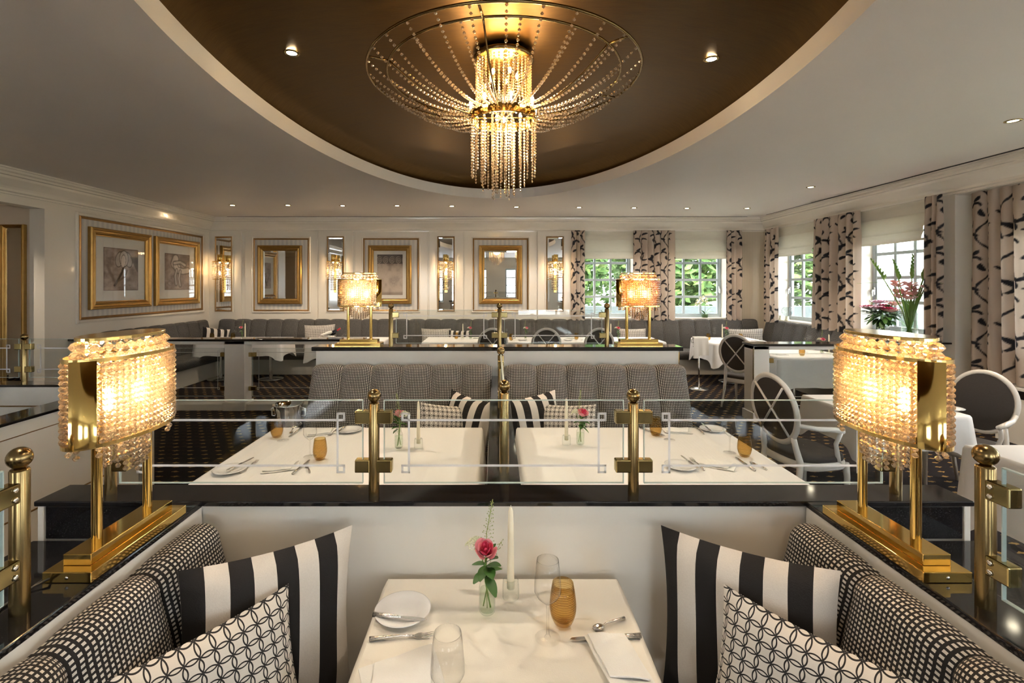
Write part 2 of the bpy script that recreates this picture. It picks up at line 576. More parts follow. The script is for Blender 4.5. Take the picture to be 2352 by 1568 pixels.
def spot(loc, target, energy, angle=80, blend=0.6, col=SPOTC, radius=0.03, parent=None):
    d = bpy.data.lights.new('spot_beam', 'SPOT')
    d.energy = energy; d.color = col; d.spot_size = R(angle); d.spot_blend = blend; d.shadow_soft_size = radius
    o = bpy.data.objects.new('spot_beam', d)
    C.objects.link(o)
    o.location = loc
    v = Vector(target) - Vector(loc)
    o.rotation_euler = v.to_track_quat('-Z', 'Y').to_euler()
    if parent is not None:
        o.parent = parent
        o.location = Vector(loc) - parent.location
    return o

F, CX, HY, EYE = 1110.0, 1136.0, 655.0, 1.75
def on(px, py, z):
    """floor-plan point of a thing of known height"""
    y = F * (EYE - z) / (py - HY)
    return ((px - CX) / F * y, y)

def arc(a0, a1, n):
    return [a0 + (a1 - a0) * k / n for k in range(n + 1)]

BEAD = [(0.0, 0.5), (0.55, 0.36), (1.0, 0.08), (1.0, -0.08), (0.55, -0.36), (0.0, -0.5)]
def bead(mb, c, r, h, n=6, prof=BEAD):
    mb.lathe([(r * a, h * b) for a, b in prof], n, c, smooth=False)
BEAD2 = [(0.0, 0.5), (0.9, 0.1), (0.9, -0.1), (0.0, -0.5)]

# ================================================================== ROOM SHELL
CEIL = 3.15
XL, XR, YF, YB = -5.95, 5.65, 10.10, -4.5
XR2 = 5.92              # the wall steps out beyond the last pilaster
YJ = 6.39               # far jamb of the alcove in the long wall

fl = MB(); fl.box(-9.4, 6.3, YB - 0.2, YF + 0.3, -0.1, 0.0)
tag(fl.build('floor', 'carpet'), 'dark carpet with small gold motifs in rows', kind='structure')

def wall_boxes(axis, at0, at1, a0, a1, z0, z1, holes):
    """wall slab along one axis with rectangular openings (a, b, zlo, zhi)"""
    mb = MB()
    def bx(p, q, lo, hi):
        if q - p < 1e-4 or hi - lo < 1e-4: return
        if axis == 'x': mb.box(p, q, at0, at1, lo, hi)
        else: mb.box(at0, at1, p, q, lo, hi)
    cur = a0
    for (p, q, lo, hi) in sorted(holes):
        bx(cur, p, z0, z1)
        bx(p, q, z0, lo)
        bx(p, q, hi, z1)
        cur = q
    bx(cur, a1, z0, z1)
    return mb

WZ0, WZ1 = 1.07, 2.66
FWIN = [(1.72, 2.90), (3.61, 4.84)]
RWIN = [(8.50, 9.66), (6.36, 7.52)]
RWIN2 = [(4.15, 5.42), (1.9, 3.2), (-0.5, 0.8), (-3.0, -1.7)]
TH = 0.32

wall_back = tag(wall_boxes('x', YF, YF + TH, XL - 0.1, XR + 0.1, 0, CEIL, [(a, b, WZ0, WZ1) for a, b in FWIN]).build('wall_back', 'wall'),
    'cream panelled wall with gilt mirrors and two windows', kind='structure')
wall_right = tag(wall_boxes('y', XR, XR + TH, 5.95, YF, 0, CEIL, [(a, b, WZ0, WZ1) for a, b in RWIN]).build('wall_right', 'wall'),
    'cream window wall beside the upholstered bench', kind='structure')
wall_right2 = tag(wall_boxes('y', XR2, XR2 + TH, YB, 5.95, 0, CEIL, [(a, b, WZ0, WZ1) for a, b in RWIN2]).build('wall_right_near', 'wall'),
    'cream window wall stepping out beyond the pilaster', kind='structure')
wall_left = tag(wall_boxes('y', XL - 0.2, XL, 2.2, YF, 0, CEIL, [(2.9, YJ, 0.0, 2.76)]).build('wall_left', 'wall'),
    'cream lacquered wall with two gilt framed drawings', kind='structure')
m = MB(); m.box(XL - 0.2, XL, YB, 2.2, 0, CEIL); m.build('wall_panel', 'wall', wall_left)
tag(wall_boxes('x', YB - 0.2, YB, XL - 0.2, XR2 + TH, 0, CEIL, [(-4.4, -2.6, 0.9, 2.6), (0.55, 2.2, 0.9, 2.6), (3.2, 4.8, 0.9, 2.6)]).build('wall_rear', 'wall'), 'cream wall behind the viewer', kind='structure')
# alcove behind the opening in the long wall
m = MB(); m.box(-9.3, XL - 0.2, YJ, YJ + 0.15, 0, CEIL); m.box(-9.3, -9.1, 2.2, YJ, 0, CEIL); m.box(-9.3, XL - 0.2, 2.2, 2.4, 0, CEIL)
m.box(-9.3, XL - 0.2, 2.2, YJ + 0.15, 2.805, 2.84)
wall_alc = tag(m.build('wall_alcove', 'alcove'), 'beige alcove wall beyond the opening with a tall gilt mirror', kind='structure')

# ceiling with oval opening
EX, EY = 0.05, 3.83
def ell(a, b, z, n=128):
    return [(EX + a * math.cos(2 * PI * k / n), EY + b * math.sin(2 * PI * k / n), z) for k in range(n)]
def ceil_mesh():
    x0, x1, y0, y1 = -9.4, 6.3, YB - 0.2, YF + 0.35
    a, b = 2.40, 4.35
    angs = sorted([2 * PI * k / 128 for k in range(128)] + [math.atan2((y - EY) / b, (x - EX) / a) % (2 * PI) for x in (x0, x1) for y in (y0, y1)])
    v = []; f = []
    n = len(angs)
    for t_ in angs:
        dx, dy = a * math.cos(t_), b * math.sin(t_)
        v.append((EX + dx, EY + dy, CEIL))
        k = 1e9
        if dx > 1e-9: k = min(k, (x1 - EX) / dx)
        if dx < -1e-9: k = min(k, (x0 - EX) / dx)
        if dy > 1e-9: k = min(k, (y1 - EY) / dy)
        if dy < -1e-9: k = min(k, (y0 - EY) / dy)
        v.append((EX + dx * k, EY + dy * k, CEIL))
    for i in range(n):
        j = (i + 1) % n
        f.append((2 * i, 2 * j, 2 * j + 1, 2 * i + 1))
    return MB().add(v, f)
ceiling = tag(ceil_mesh().build('ceiling', 'ceil'), 'off-white plaster ceiling around the oval recess', kind='structure')
# stepped ring around the recess: flat band, upright band
m = MB()
L1 = ell(2.40, 4.35, CEIL); L2 = ell(2.40, 4.35, CEIL - 0.018); L3 = ell(1.95, 3.85, CEIL - 0.018)
m.grid([L1, L2], wrap=True, smooth=False); m.grid([L2, L3], wrap=True, smooth=False)
m.build('recess_band', 'ceil', ceiling)
m = MB()
m.grid([L3, ell(1.95, 3.85, 3.275), ell(1.99, 3.89, 3.286), ell(2.06, 3.96, 3.286)], wrap=True, smooth=False)
m.build('recess_upright', 'band', ceiling)
rows = []
for k in range(25):
    p = 1 - k / 24.0
    p = max(p, 0.004)
    z = 3.286 + 0.30 * (1 - p ** 3.2) ** (1 / 1.9)
    rows.append(ell(2.0 * p, 3.9 * p, z))
dome = MB().grid(rows, wrap=True).build('trim_1', 'dome')
tag(dome, 'bronze gold oval dome recessed in the ceiling', kind='structure')
m = MB(); m.box(-9.5, 6.3, YB - 3.0, YF + 0.5, 3.80, 3.95)  # out-of-view slab, overhang added to keep sun out of the rear windows
m.box(-9.6, -9.4, YB - 0.3, YF + 0.5, CEIL, 3.95); m.box(6.3, 6.5, YB - 0.3, YF + 0.5, CEIL, 3.95)
m.box(-9.5, 6.3, YB - 0.4, YB - 0.2, CEIL, 3.95); m.box(-9.5, 6.3, YF + 0.4, YF + 0.6, CEIL, 3.95)
tag(m.build('roof', 'slab'), 'unseen roof slab with an added rear overhang that blocks the sun', kind='structure')

# cornice profile (out from wall, down from ceiling)
CORN = [(0.0, -0.285), (0.018, -0.285), (0.02, -0.262), (0.05, -0.252), (0.055, -0.225), (0.075, -0.20), (0.12, -0.155), (0.155, -0.12),
        (0.165, -0.092), (0.195, -0.088), (0.20, -0.062), (0.225, -0.05), (0.228, -0.022), (0.24, -0.02), (0.24, 0.0)]
def cornice(name, pts, label, prof=CORN):
    """pts: plan points along the wall, with inward offset direction per point"""
    rows = []
    for (o, dz) in prof:
        rows.append([(x + nx * o, y + ny * o, CEIL + dz) for (x, y, nx, ny) in pts])
    return tag(MB().grid(rows, smooth=False).build(name, 'wall'), label, kind='structure')
cornice('trim_2', [(XL, YB, 1, 0), (XL, YF, 1, -1), (XR, YF, -1, -1), (XR, YB, -1, 0)], 'cream stepped cornice running round the room')
m = MB()
m.box(XL + 0.5, XR - 0.5, YF - 0.262, YF - 0.250, CEIL - 0.004, CEIL + 0.001)
m.box(XR - 0.262, XR - 0.250, 2.0, YF - 0.5, CEIL - 0.004, CEIL + 0.001)
m.box(XR - 0.285, XR - 0.275, 2.0, YF - 1.9, CEIL - 0.004, CEIL + 0.001)
tag(m.build('trim_3', 'grout'), 'narrow dark ventilation slot along the cornice', kind='structure')
# thin lining closing the gap above the near window wall
m = MB(); m.box(XR, XR2, YB, 5.95, 2.86, CEIL); m.box(XR, XR + 0.02, 5.93, 5.95, 0, CEIL)
m.build('pelmet', 'wall', wall_right2)

# ---------------------------------------------------------------- panelling on the far wall
SCX = [-5.64, -3.31, -1.01, 1.256]          # sconce mirrors
PANX = [-4.45, -2.16, 0.125]                # wide picture panels
for cx in SCX:
    m = MB(); m.cbox(cx - 0.36, cx + 0.36, YF - 0.03, YF + 0.01, 0.4, 2.90, 0.006); m.build('pilaster_panel', 'wall', wall_back)
for cx in PANX:
    m = MB(); m.cbox(cx - 0.755, cx + 0.755, YF - 0.012, YF + 0.01, 0.4, 2.90, 0.004); m.build('field_panel', 'wall', wall_back)

def frame_ring(mb, w, h, t, d0, d1, prof=None):
    """mitred frame in the x-z plane about the origin, facing -y; prof = [(inset, out)]"""
    prof = prof or [(0.0, d0), (0.0, d1), (t, d1), (t, d0)]
    rows = []
    for (ins, out) in prof:
        a, b = w / 2 - ins, h / 2 - ins
        rows.append([(-a, -out, -b), (a, -out, -b), (a, -out, b), (-a, -out, b)])
    mb.grid(rows, smooth=False, wrap=True, flip=True)
    return mb

def gilt_panel(cx, cz, w, h, parent):
    m = frame_ring(MB(), w, h, 0.05, 0.0, 0.02, [(0, 0.0), (0.0, 0.018), (0.012, 0.024), (0.028, 0.014), (0.028, 0.0)])
    o = m.build('white_moulding', 'wall', parent, (cx, YF - 0.012, cz))
    m = frame_ring(MB(), w - 0.06, h - 0.06, 0.04, 0, 0.02, [(0, 0.0), (0.0, 0.012), (0.012, 0.022), (0.03, 0.012), (0.034, 0.0)])
    m.build('gilt_moulding', 'framedark', parent, (cx, YF - 0.012, cz))
    m = MB(); m.box(cx - w / 2 + 0.05, cx + w / 2 - 0.05, YF - 0.018, YF - 0.011, cz - h / 2 + 0.05, cz + h / 2 - 0.05)
    m.build('striped_covering', 'wallstripe', parent)
for cx in PANX:
    gilt_panel(cx, 1.97, 1.22, 1.58, wall_back)

# ---------------------------------------------------------------- printed art
def vnoise(x, y, seed):
    def h(i, j):
        return np.modf(np.abs(np.sin(i * 127.1 + j * 311.7 + seed * 74.7) * 43758.5453))[0]
    i, j = np.floor(x), np.floor(y)
    fx, fy = x - i, y - j
    fx = fx * fx * (3 - 2 * fx); fy = fy * fy * (3 - 2 * fy)
    a = h(i, j) * (1 - fx) + h(i + 1, j) * fx
    b = h(i, j + 1) * (1 - fx) + h(i + 1, j + 1) * fx
    return a * (1 - fy) + b * fy
def fbm(x, y, seed, n=4):
    s = 0; a = 0.5
    for k in range(n):
        s = s + a * vnoise(x * 2 ** k, y * 2 ** k, seed + k); a *= 0.5
    return s / 0.94
def seg_d(px, py, pts):
    best = np.full(px.shape, 9.0)
    for (ax, ay), (bx, by) in zip(pts, pts[1:]):
        dx, dy = bx - ax, by - ay
        t_ = np.clip(((px - ax) * dx + (py - ay) * dy) / (dx * dx + dy * dy + 1e-12), 0, 1)
        best = np.minimum(best, np.hypot(px - ax - t_ * dx, py - ay - t_ * dy))
    return best
def lerp(c, col, m):
    return c * (1 - m[..., None]) + np.array(col) * m[..., None]
def sm(x, a, b):
    t_ = np.clip((x - a) / (b - a), 0, 1)
    return t_ * t_ * (3 - 2 * t_)

def art(kind, u, v):
    """u,v in 0..1 over the sheet; returns linear rgb"""
    n = fbm(u * 6, v * 8, 3 + kind); n2 = fbm(u * 22, v * 28, 9 + kind)
    n = np.clip((n - 0.5) * 1.8 + 0.5, 0, 1)
    base = np.stack([0.34 + 0.44 * n, 0.25 + 0.36 * n, 0.20 + 0.30 * n], -1)
    base = base * (0.82 + 0.3 * n2)[..., None]
    edge = np.minimum(np.minimum(u, 1 - u), np.minimum(v, 1 - v))
    base = lerp(base, (0.13, 0.09, 0.07), (1 - sm(edge, 0.0, 0.03)) * 0.6)
    if kind < 2:
        base = base * 0.72
    if kind == 0:       # a tulip
        st = seg_d(u, v, [(0.30, 0.12), (0.42, 0.28), (0.52, 0.45), (0.56, 0.58)])
        base = lerp(base, (0.06, 0.04, 0.03), 1 - sm(st, 0.018, 0.04))
        lf = seg_d(u, v, [(0.34, 0.16), (0.18, 0.42), (0.10, 0.58)]); base = lerp(base, (0.20, 0.14, 0.11), (1 - sm(lf, 0.01, 0.06)) * 0.8)
        lf = seg_d(u, v, [(0.40, 0.22), (0.60, 0.34), (0.66, 0.48)]); base = lerp(base, (0.16, 0.11, 0.09), (1 - sm(lf, 0.01, 0.04)) * 0.7)
        for (cx, cy, rx, ry, ang, c) in [(0.44, 0.74, 0.11, 0.19, 0.25, 0.42), (0.70, 0.74, 0.11, 0.19, -0.3, 0.36), (0.57, 0.76, 0.13, 0.20, 0, 0.55), (0.55, 0.70, 0.07, 0.16, 0.1, 0.62)]:
            dx, dy = u - cx, v - cy
            x, y = dx * math.cos(ang) - dy * math.sin(ang), dx * math.sin(ang) + dy * math.cos(ang)
            q = np.hypot(x / rx, y / ry)
            c = min(0.9, c * 1.35)
            base = lerp(base, (c, c * 0.86, c * 0.74), (1 - sm(q, 0.9, 1.0)) * (0.65 + 0.3 * n))
            base = lerp(base, (0.06, 0.04, 0.03), (1 - sm(np.abs(q - 0.97), 0.03, 0.10)) * 0.8)
        base = lerp(base, (0.09, 0.07, 0.06), sm(u + 0.6 * v, 1.22, 1.26) * (1 - sm(v, 0.80, 0.84)) * sm(v, 0.42, 0.46) * 0.7)
    elif kind == 1:     # loose drapery study
        for (pts, w, c) in [([(0.42, 0.86), (0.36, 0.72), (0.50, 0.62)], 0.13, 0.62), ([(0.40, 0.70), (0.48, 0.55), (0.72, 0.52), (0.92, 0.55)], 0.09, 0.58),
                            ([(0.46, 0.55), (0.40, 0.38), (0.44, 0.16)], 0.045, 0.48), ([(0.60, 0.52), (0.55, 0.32), (0.60, 0.12)], 0.045, 0.50),
                            ([(0.36, 0.74), (0.62, 0.78), (0.80, 0.70)], 0.05, 0.56)]:
            d = seg_d(u, v, pts)
            c = min(0.9, c * 1.35)
            base = lerp(base, (c, c * 0.88, c * 0.78), (1 - sm(d, w * 0.6, w)) * (0.7 + 0.25 * n))
            base = lerp(base, (0.10, 0.07, 0.055), (1 - sm(np.abs(d - w * 0.95), 0.005, 0.03)) * 0.75)
        base = lerp(base, (0.11, 0.08, 0.065), (1 - sm(np.hypot((u - 0.78) / 0.25, (v - 0.86) / 0.12), 0.7, 1.1)) * 0.6)
        q = np.hypot((u - 0.2) / 0.16, (v - 0.18) / 0.12); base = lerp(base, (0.14, 0.10, 0.08), (1 - sm(np.abs(np.sin(q * 6)), 0.1, 0.5)) * (1 - sm(q, 0.8, 1.1)) * 0.6)
    else:               # carved frieze with running scrolls above a pale wash
        base = lerp(base, (0.60, 0.50, 0.40), (1 - sm(v, 0.70, 0.76)) * (0.45 + 0.5 * n))
        fr = sm(v, 0.76, 0.78)
        base = lerp(base, (0.09, 0.07, 0.06), fr * 0.92)
        k = u * 4 + 0.15; f = k - np.floor(k) - 0.5; q = np.hypot(f, (v - 0.86) * 5.0); an = np.arctan2((v - 0.86) * 5.0, f)
        sp = np.abs(np.modf((q * 5.0 + an / (2 * math.pi) + 4))[0] - 0.5)
        base = lerp(base, (0.50, 0.41, 0.33), fr * (1 - sm(sp, 0.14, 0.25)) * (1 - sm(q, 0.44, 0.5)))
        base = lerp(base, (0.17, 0.13, 0.11), (1 - sm(np.hypot((u - 0.62) / 0.2, (v - 0.33) / 0.18), 0.4, 1.2)) * 0.6 * n2)
        base = lerp(base, (0.22, 0.17, 0.14), (1 - sm(v, 0.04, 0.10)) * 0.6)
    return np.clip(base, 0, 1)

def paint(me, cols):
    a = me.color_attributes.new('print', 'FLOAT_COLOR', 'POINT')
    flat = np.ones((len(me.vertices), 4), dtype=np.float32)
    flat[:, :3] = cols
    a.data.foreach_set('color', flat.ravel())

def art_sheet(w, h, kind, nu=84, nv=112):
    P = [[(-w / 2 + w * i / (nu - 1), 0, -h / 2 + h * j / (nv - 1)) for i in range(nu)] for j in range(nv)]
    me = MB().grid(P, smooth=False).mesh('print_sheet', 'print')
    uu, vv = np.meshgrid(np.linspace(0, 1, nu), np.linspace(0, 1, nv))
    paint(me, art(kind, uu.ravel(), vv.ravel()))
    return me

PROF_BIG = [(0.0, 0.0), (0.0, 0.045), (0.012, 0.06), (0.03, 0.062), (0.045, 0.045), (0.06, 0.042), (0.075, 0.05), (0.085, 0.045), (0.10, 0.026), (0.11, 0.024), (0.112, 0.005)]
def picture(name, label, cat, w, h, t, loc, rz, sheet=None, mount=0.0):
    r = thing(name, label, cat, loc, rz)
    k = t / 0.112
    frame_ring(MB(), w, h, t, 0, 0.05, [(a * k, b) for a, b in PROF_BIG]).build('frame', 'frame', r)
    iw, ih = w - 2 * t, h - 2 * t
    if sheet is None:
        m = MB(); m.box(-iw / 2, iw / 2, -0.016, -0.006, -ih / 2, ih / 2); m.build('mirror_glass', 'mirror', r)
        frame_ring(MB(), iw, ih, 0.03, 0, 0.02, [(0.0, 0.0161), (0.0, 0.018), (0.03, 0.0161)]).build('bevelled_edge', 'mirror', r)
    else:
        m = MB(); m.box(-iw / 2, iw / 2, -0.010, -0.004, -ih / 2, ih / 2); m.build('mount', 'mat', r)
        link('print_sheet', art_sheet(iw - 2 * mount, ih - 2 * mount * 1.05, sheet), r, (0, -0.0125, 0))
        m = MB(); m.box(-iw / 2, iw / 2, -0.020, -0.017, -ih / 2, ih / 2); m.build('picture_glass', 'picglass', r)
    return r

picture('framed_mirror', 'gilt framed wall mirror over the round-backed corner bench, nearest the two drawings', 'mirror', 0.92, 1.22, 0.115, (PANX[0] - 0.02, YF - 0.02, 1.97), 0)
picture('framed_print', 'gilt framed print of a carved frieze on the far wall', 'picture', 0.90, 1.22, 0.115, (PANX[1] - 0.02, YF - 0.02, 1.97), 0, sheet=2, mount=0.07)
picture('framed_mirror', 'gilt framed wall mirror reflecting the chandelier, beside the windows', 'mirror', 0.90, 1.22, 0.115, (PANX[2] + 0.0, YF - 0.02, 1.97), 0)
# the big striped field with two drawings on the long wall
cy = 8.37
m = frame_ring(MB(), 3.02, 1.60, 0.05, 0, 0.02, [(0, 0.0), (0.0, 0.022), (0.02, 0.03), (0.045, 0.014), (0.045, 0.0)])
o = m.build('white_moulding', 'wall', wall_left, (XL, cy, 2.0)); o.rotation_euler = (0, 0, R(90))
m = frame_ring(MB(), 2.92, 1.50, 0.05, 0, 0.02, [(0, 0.0), (0.0, 0.014), (0.015, 0.026), (0.038, 0.014), (0.042, 0.0)])
o = m.build('gilt_moulding', 'framedark', wall_left, (XL, cy, 2.0)); o.rotation_euler = (0, 0, R(90))
m = MB(); m.box(XL - 0.01, XL + 0.008, cy - 1.43, cy + 1.43, 1.27, 2.73); m.build('striped_covering', 'wallstripe', wall_left)
picture('framed_print', 'gilt framed tulip drawing on the long wall', 'picture', 1.25, 1.22, 0.12, (XL + 0.01, 7.68, 2.0), R(90), sheet=0, mount=0.15)
picture('framed_print', 'gilt framed pale figure study beside the tulip drawing', 'picture', 1.25, 1.22, 0.12, (XL + 0.01, 9.04, 2.0), R(90), sheet=1, mount=0.15)
# tall narrow mirror in the alcove
picture('framed_mirror', 'tall narrow gilt mirror in the beige alcove', 'mirror', 0.30, 2.3, 0.045, (-6.33, YJ - 0.005, 1.40), 0)

# tall mirror strips with crystal sconces
WHERE = ['in the corner by the drawings', 'between mirror and frieze print', 'between frieze print and mirror', 'beside the window curtain']
def sconce(cx, where):
    r = thing('wall_sconce', 'lit gold crystal wall sconce on the mirror strip ' + where, 'wall lamp', (cx, YF - 0.115, 1.78), 0, 'crystal sconces along the far wall')
    m = MB(); m.cbox(-0.03, 0.03, 0.045, 0.07, -0.18, 0.60, 0.004); m.build('back_plate', 'gold', r)
    m = MB(); m.lathe([(0.0, 0.60), (0.045, 0.60), (0.045, 0.46), (0.04, 0.46), (0.04, 0.595), (0, 0.595)], 16, (0, -0.07, 0)); m.build('top_cup', 'gold', r)
    m = MB(); m.lathe([(0.0, 0.46), (0.137, 0.46), (0.137, 0.445), (0.0, 0.445)], 20, (0, -0.07, 0)); m.build('ring', 'goldrim', r); m = MB(); m.lathe([(0.137, 0.10), (0.137, 0.09), (0.127, 0.09), (0.127, 0.10), (0.137, 0.10)], 20, (0, -0.07, 0)); m.build('ring', 'goldrim', r)
    for k in range(16):
        a = 2 * PI * k / 16
        m = MB()
        for j in range(9):
            bead(m, (0.132 * math.cos(a), -0.07 + 0.132 * math.sin(a), 0.425 - 0.036 * j), 0.015, 0.033, 5, BEAD2)
        m.build('crystal_strand', 'crystal', r)
    for k in range(6):
        a = 2 * PI * k / 6
        m = MB()
        for j in range(7):
            bead(m, (0.045 * math.cos(a), -0.07 + 0.045 * math.sin(a), 0.10 - 0.036 * j), 0.014, 0.033, 5, BEAD2)
        m.build('crystal_strand', 'crystal', r)
    m = MB()
    m.lathe([(0, 0.50), (0.018, 0.47), (0.018, 0.42), (0, 0.40)], 10, (0, -0.07, 0.02)); m.build('bulb', 'bulb', r)
    m = MB(); m.lathe([(0, 0.22), (0.016, 0.20), (0.016, 0.16), (0, 0.14)], 10, (0, -0.07, 0.04)); m.build('bulb', 'bulb', r)
    lamp_point(r, (0, -0.07, 0.30), 2.2)
for cx, wh in zip(SCX, WHERE):
    r = thing('mirror_strip', 'narrow gilt edged mirror strip ' + wh, 'mirror', (cx, YF - 0.031, 1.985))
    frame_ring(MB(), 0.40, 1.60, 0.03, 0, 0.02, [(0, 0.0), (0.0, 0.012), (0.018, 0.016), (0.02, 0.0)]).build('white_moulding', 'wall', r)
    frame_ring(MB(), 0.36, 1.56, 0.03, 0, 0.02, [(0, 0.0), (0.0, 0.016), (0.012, 0.024), (0.026, 0.014), (0.028, 0.0)]).build('gilt_frame', 'framedark', r)
    m = MB(); m.box(-0.155, 0.155, -0.010, -0.002, -0.755, 0.755); m.build('mirror_glass', 'mirror', r)
    frame_ring(MB(), 0.31, 1.51, 0.03, 0, 0.02, [(0.0, 0.0101), (0.0, 0.012), (0.028, 0.0101)]).build('bevelled_edge', 'mirror', r)
    sconce(cx, wh)

# ---------------------------------------------------------------- windows
def window(name, label, w, z0, z1, loc, rz, cols, rows, handle=None):
    """frame in local x-z, room side towards -y"""
    r = struct(name, label, loc)
    r.rotation_euler = (0, 0, rz)
    fr = 0.075
    m = MB()
    frame_ring(m, w, z1 - z0, fr, 0, 0.06, [(0, -0.03), (0, 0.03), (fr * 0.6, 0.03), (fr * 0.65, 0.018), (fr, 0.018), (fr, -0.03)])
    o = m.build('frame', 'winframe', r, (0, 0, (z0 + z1) / 2))
    iw, ih = w - 2 * fr, z1 - z0 - 2 * fr
    cw, rh = iw / cols, ih / rows
    for k in range(1, cols):
        x = -iw / 2 + cw * k
        MB().cbox(x - 0.024, x + 0.024, -0.020, 0.020, z0 + fr, z1 - fr, 0.005).build('glazing_bar', 'winframe', r)
    for k in range(1, rows):
        z = z0 + fr + rh * k
        MB().cbox(-iw / 2, iw / 2, -0.016, 0.016, z - 0.024, z + 0.024, 0.005).build('glazing_bar', 'winframe', r)
    me = MB().box(-cw / 2, cw / 2, -0.002, 0.002, -rh / 2, rh / 2).mesh('pane', 'pane')
    for i in range(cols):
        for j in range(rows):
            link('pane', me, r, (-iw / 2 + cw * (i + 0.5), 0.0, z0 + fr + rh * (j + 0.5)))
    if handle is not None:
        m = MB(); m.cbox(handle - 0.012, handle + 0.012, -0.04, -0.03, 1.60, 1.72, 0.004); m.cbox(handle - 0.01, handle + 0.01, -0.075, -0.06, 1.58, 1.68, 0.004)
        m.box(handle - 0.008, handle + 0.008, -0.07, -0.03, 1.66, 1.68); m.build('handle', 'chrome', r)
    m = MB(); m.cbox(-w / 2 - 0.02, w / 2 + 0.02, -0.32, -0.02, z0 - 0.03, z0 + 0.004, 0.006); m.build('sill', 'white', r)
    return r
for i, (a, b) in enumerate(FWIN):
    window('window_%d' % (i + 1), ['barred garden window behind the glowing amber lamp', 'barred garden window with a white orchid on its sill'][i], b - a, WZ0, WZ1, ((a + b) / 2, YF + 0.26, 0), 0, 3, 4,
           (b - a) / 2 - 0.045)
for i, (a, b) in enumerate(RWIN + RWIN2):
    window('window_%d' % (i + 3), ['barred window beside the corner of the bench', 'barred window behind the gladioli', 'barred window beyond the long curtain', 'barred window of the near wall', 'barred window of the near wall', 'barred window of the near wall'][i],
           b - a, WZ0, WZ1, ((XR if i < 2 else XR2) + 0.26, (a + b) / 2, 0), R(-90), 3, 4, -((b - a) / 2 - 0.045))
for k, (a, b) in enumerate([(-4.4, -2.6), (0.55, 2.2), (3.2, 4.8)]):
    window('window_%d' % (k + 9), 'tall garden window in the wall behind the viewer', b - a, 0.9, 2.6, ((a + b) / 2, YB - 0.12, 0), R(180), 3, 4)
# black stone sills along the bench wall
m = MB(); m.cbox(XR - 0.16, XR + 0.02, 5.97, 7.6, 1.02, 1.04, 0.004)
tag(m.build('window_sill', 'granite'), 'black stone sill under the gladioli window', kind='structure')

# ---------------------------------------------------------------- roman blinds
def blind(label, w, z0, z1, loc, rz):
    r = thing('roman_blind', label, 'blind', loc, rz, 'roman blinds')
    nx = 14
    prof = []
    h = z1 - z0
    for t_, y in [(1.0, 0.0), (0.70, 0.002), (0.69, 0.008), (0.68, 0.002), (0.42, 0.01), (0.34, 0.03), (0.27, 0.036), (0.25, 0.018), (0.24, 0.022), (0.14, 0.05), (0.05, 0.056), (0.0, 0.04), (0.0, 0.02), (0.06, 0.012)]:
        prof.append((y, z0 + h * t_))
    P = []
    for (y, z) in prof:
        P.append([(-w / 2 + w * i / (nx - 1), -y - 0.004 * math.sin(i * 1.9 + z * 20) * (y > 0.01), z - 0.008 * math.sin(PI * i / (nx - 1)) * (y > 0.02)) for i in range(nx)])
    MB().grid(P).build('blind_cloth', 'blind', r)
    for t_ in (0.69, 0.25):
        MB().box(-w / 2, w / 2, -0.012, -0.006, z0 + h * t_ - 0.003, z0 + h * t_ + 0.003).build('seam', 'blind', r)
    MB().cbox(-w / 2, w / 2, -0.01, 0.03, z1, z1 + 0.03, 0.004).build('head_rail', 'white', r)
    return r
blind('cream roman blind above the window behind the amber lamp', 1.18, 2.30, 2.87, (2.35, YF - 0.04, 0), 0)
blind('cream roman blind above the orchid window', 1.18, 2.30, 2.87, (4.25, YF - 0.04, 0), 0)
blind('cream roman blind over the corner window of the side wall', 1.2, 2.31, 2.87, (XR - 0.04, 9.06, 0), R(-90))
blind('cream roman blind above the gladioli', 1.28, 2.34, 2.87, (XR - 0.04, 6.93, 0), R(-90))
blind('cream roman blind beyond the long curtain at the picture edge', 1.35, 2.34, 2.87, (XR2 - 0.04, 4.75, 0), R(-90))

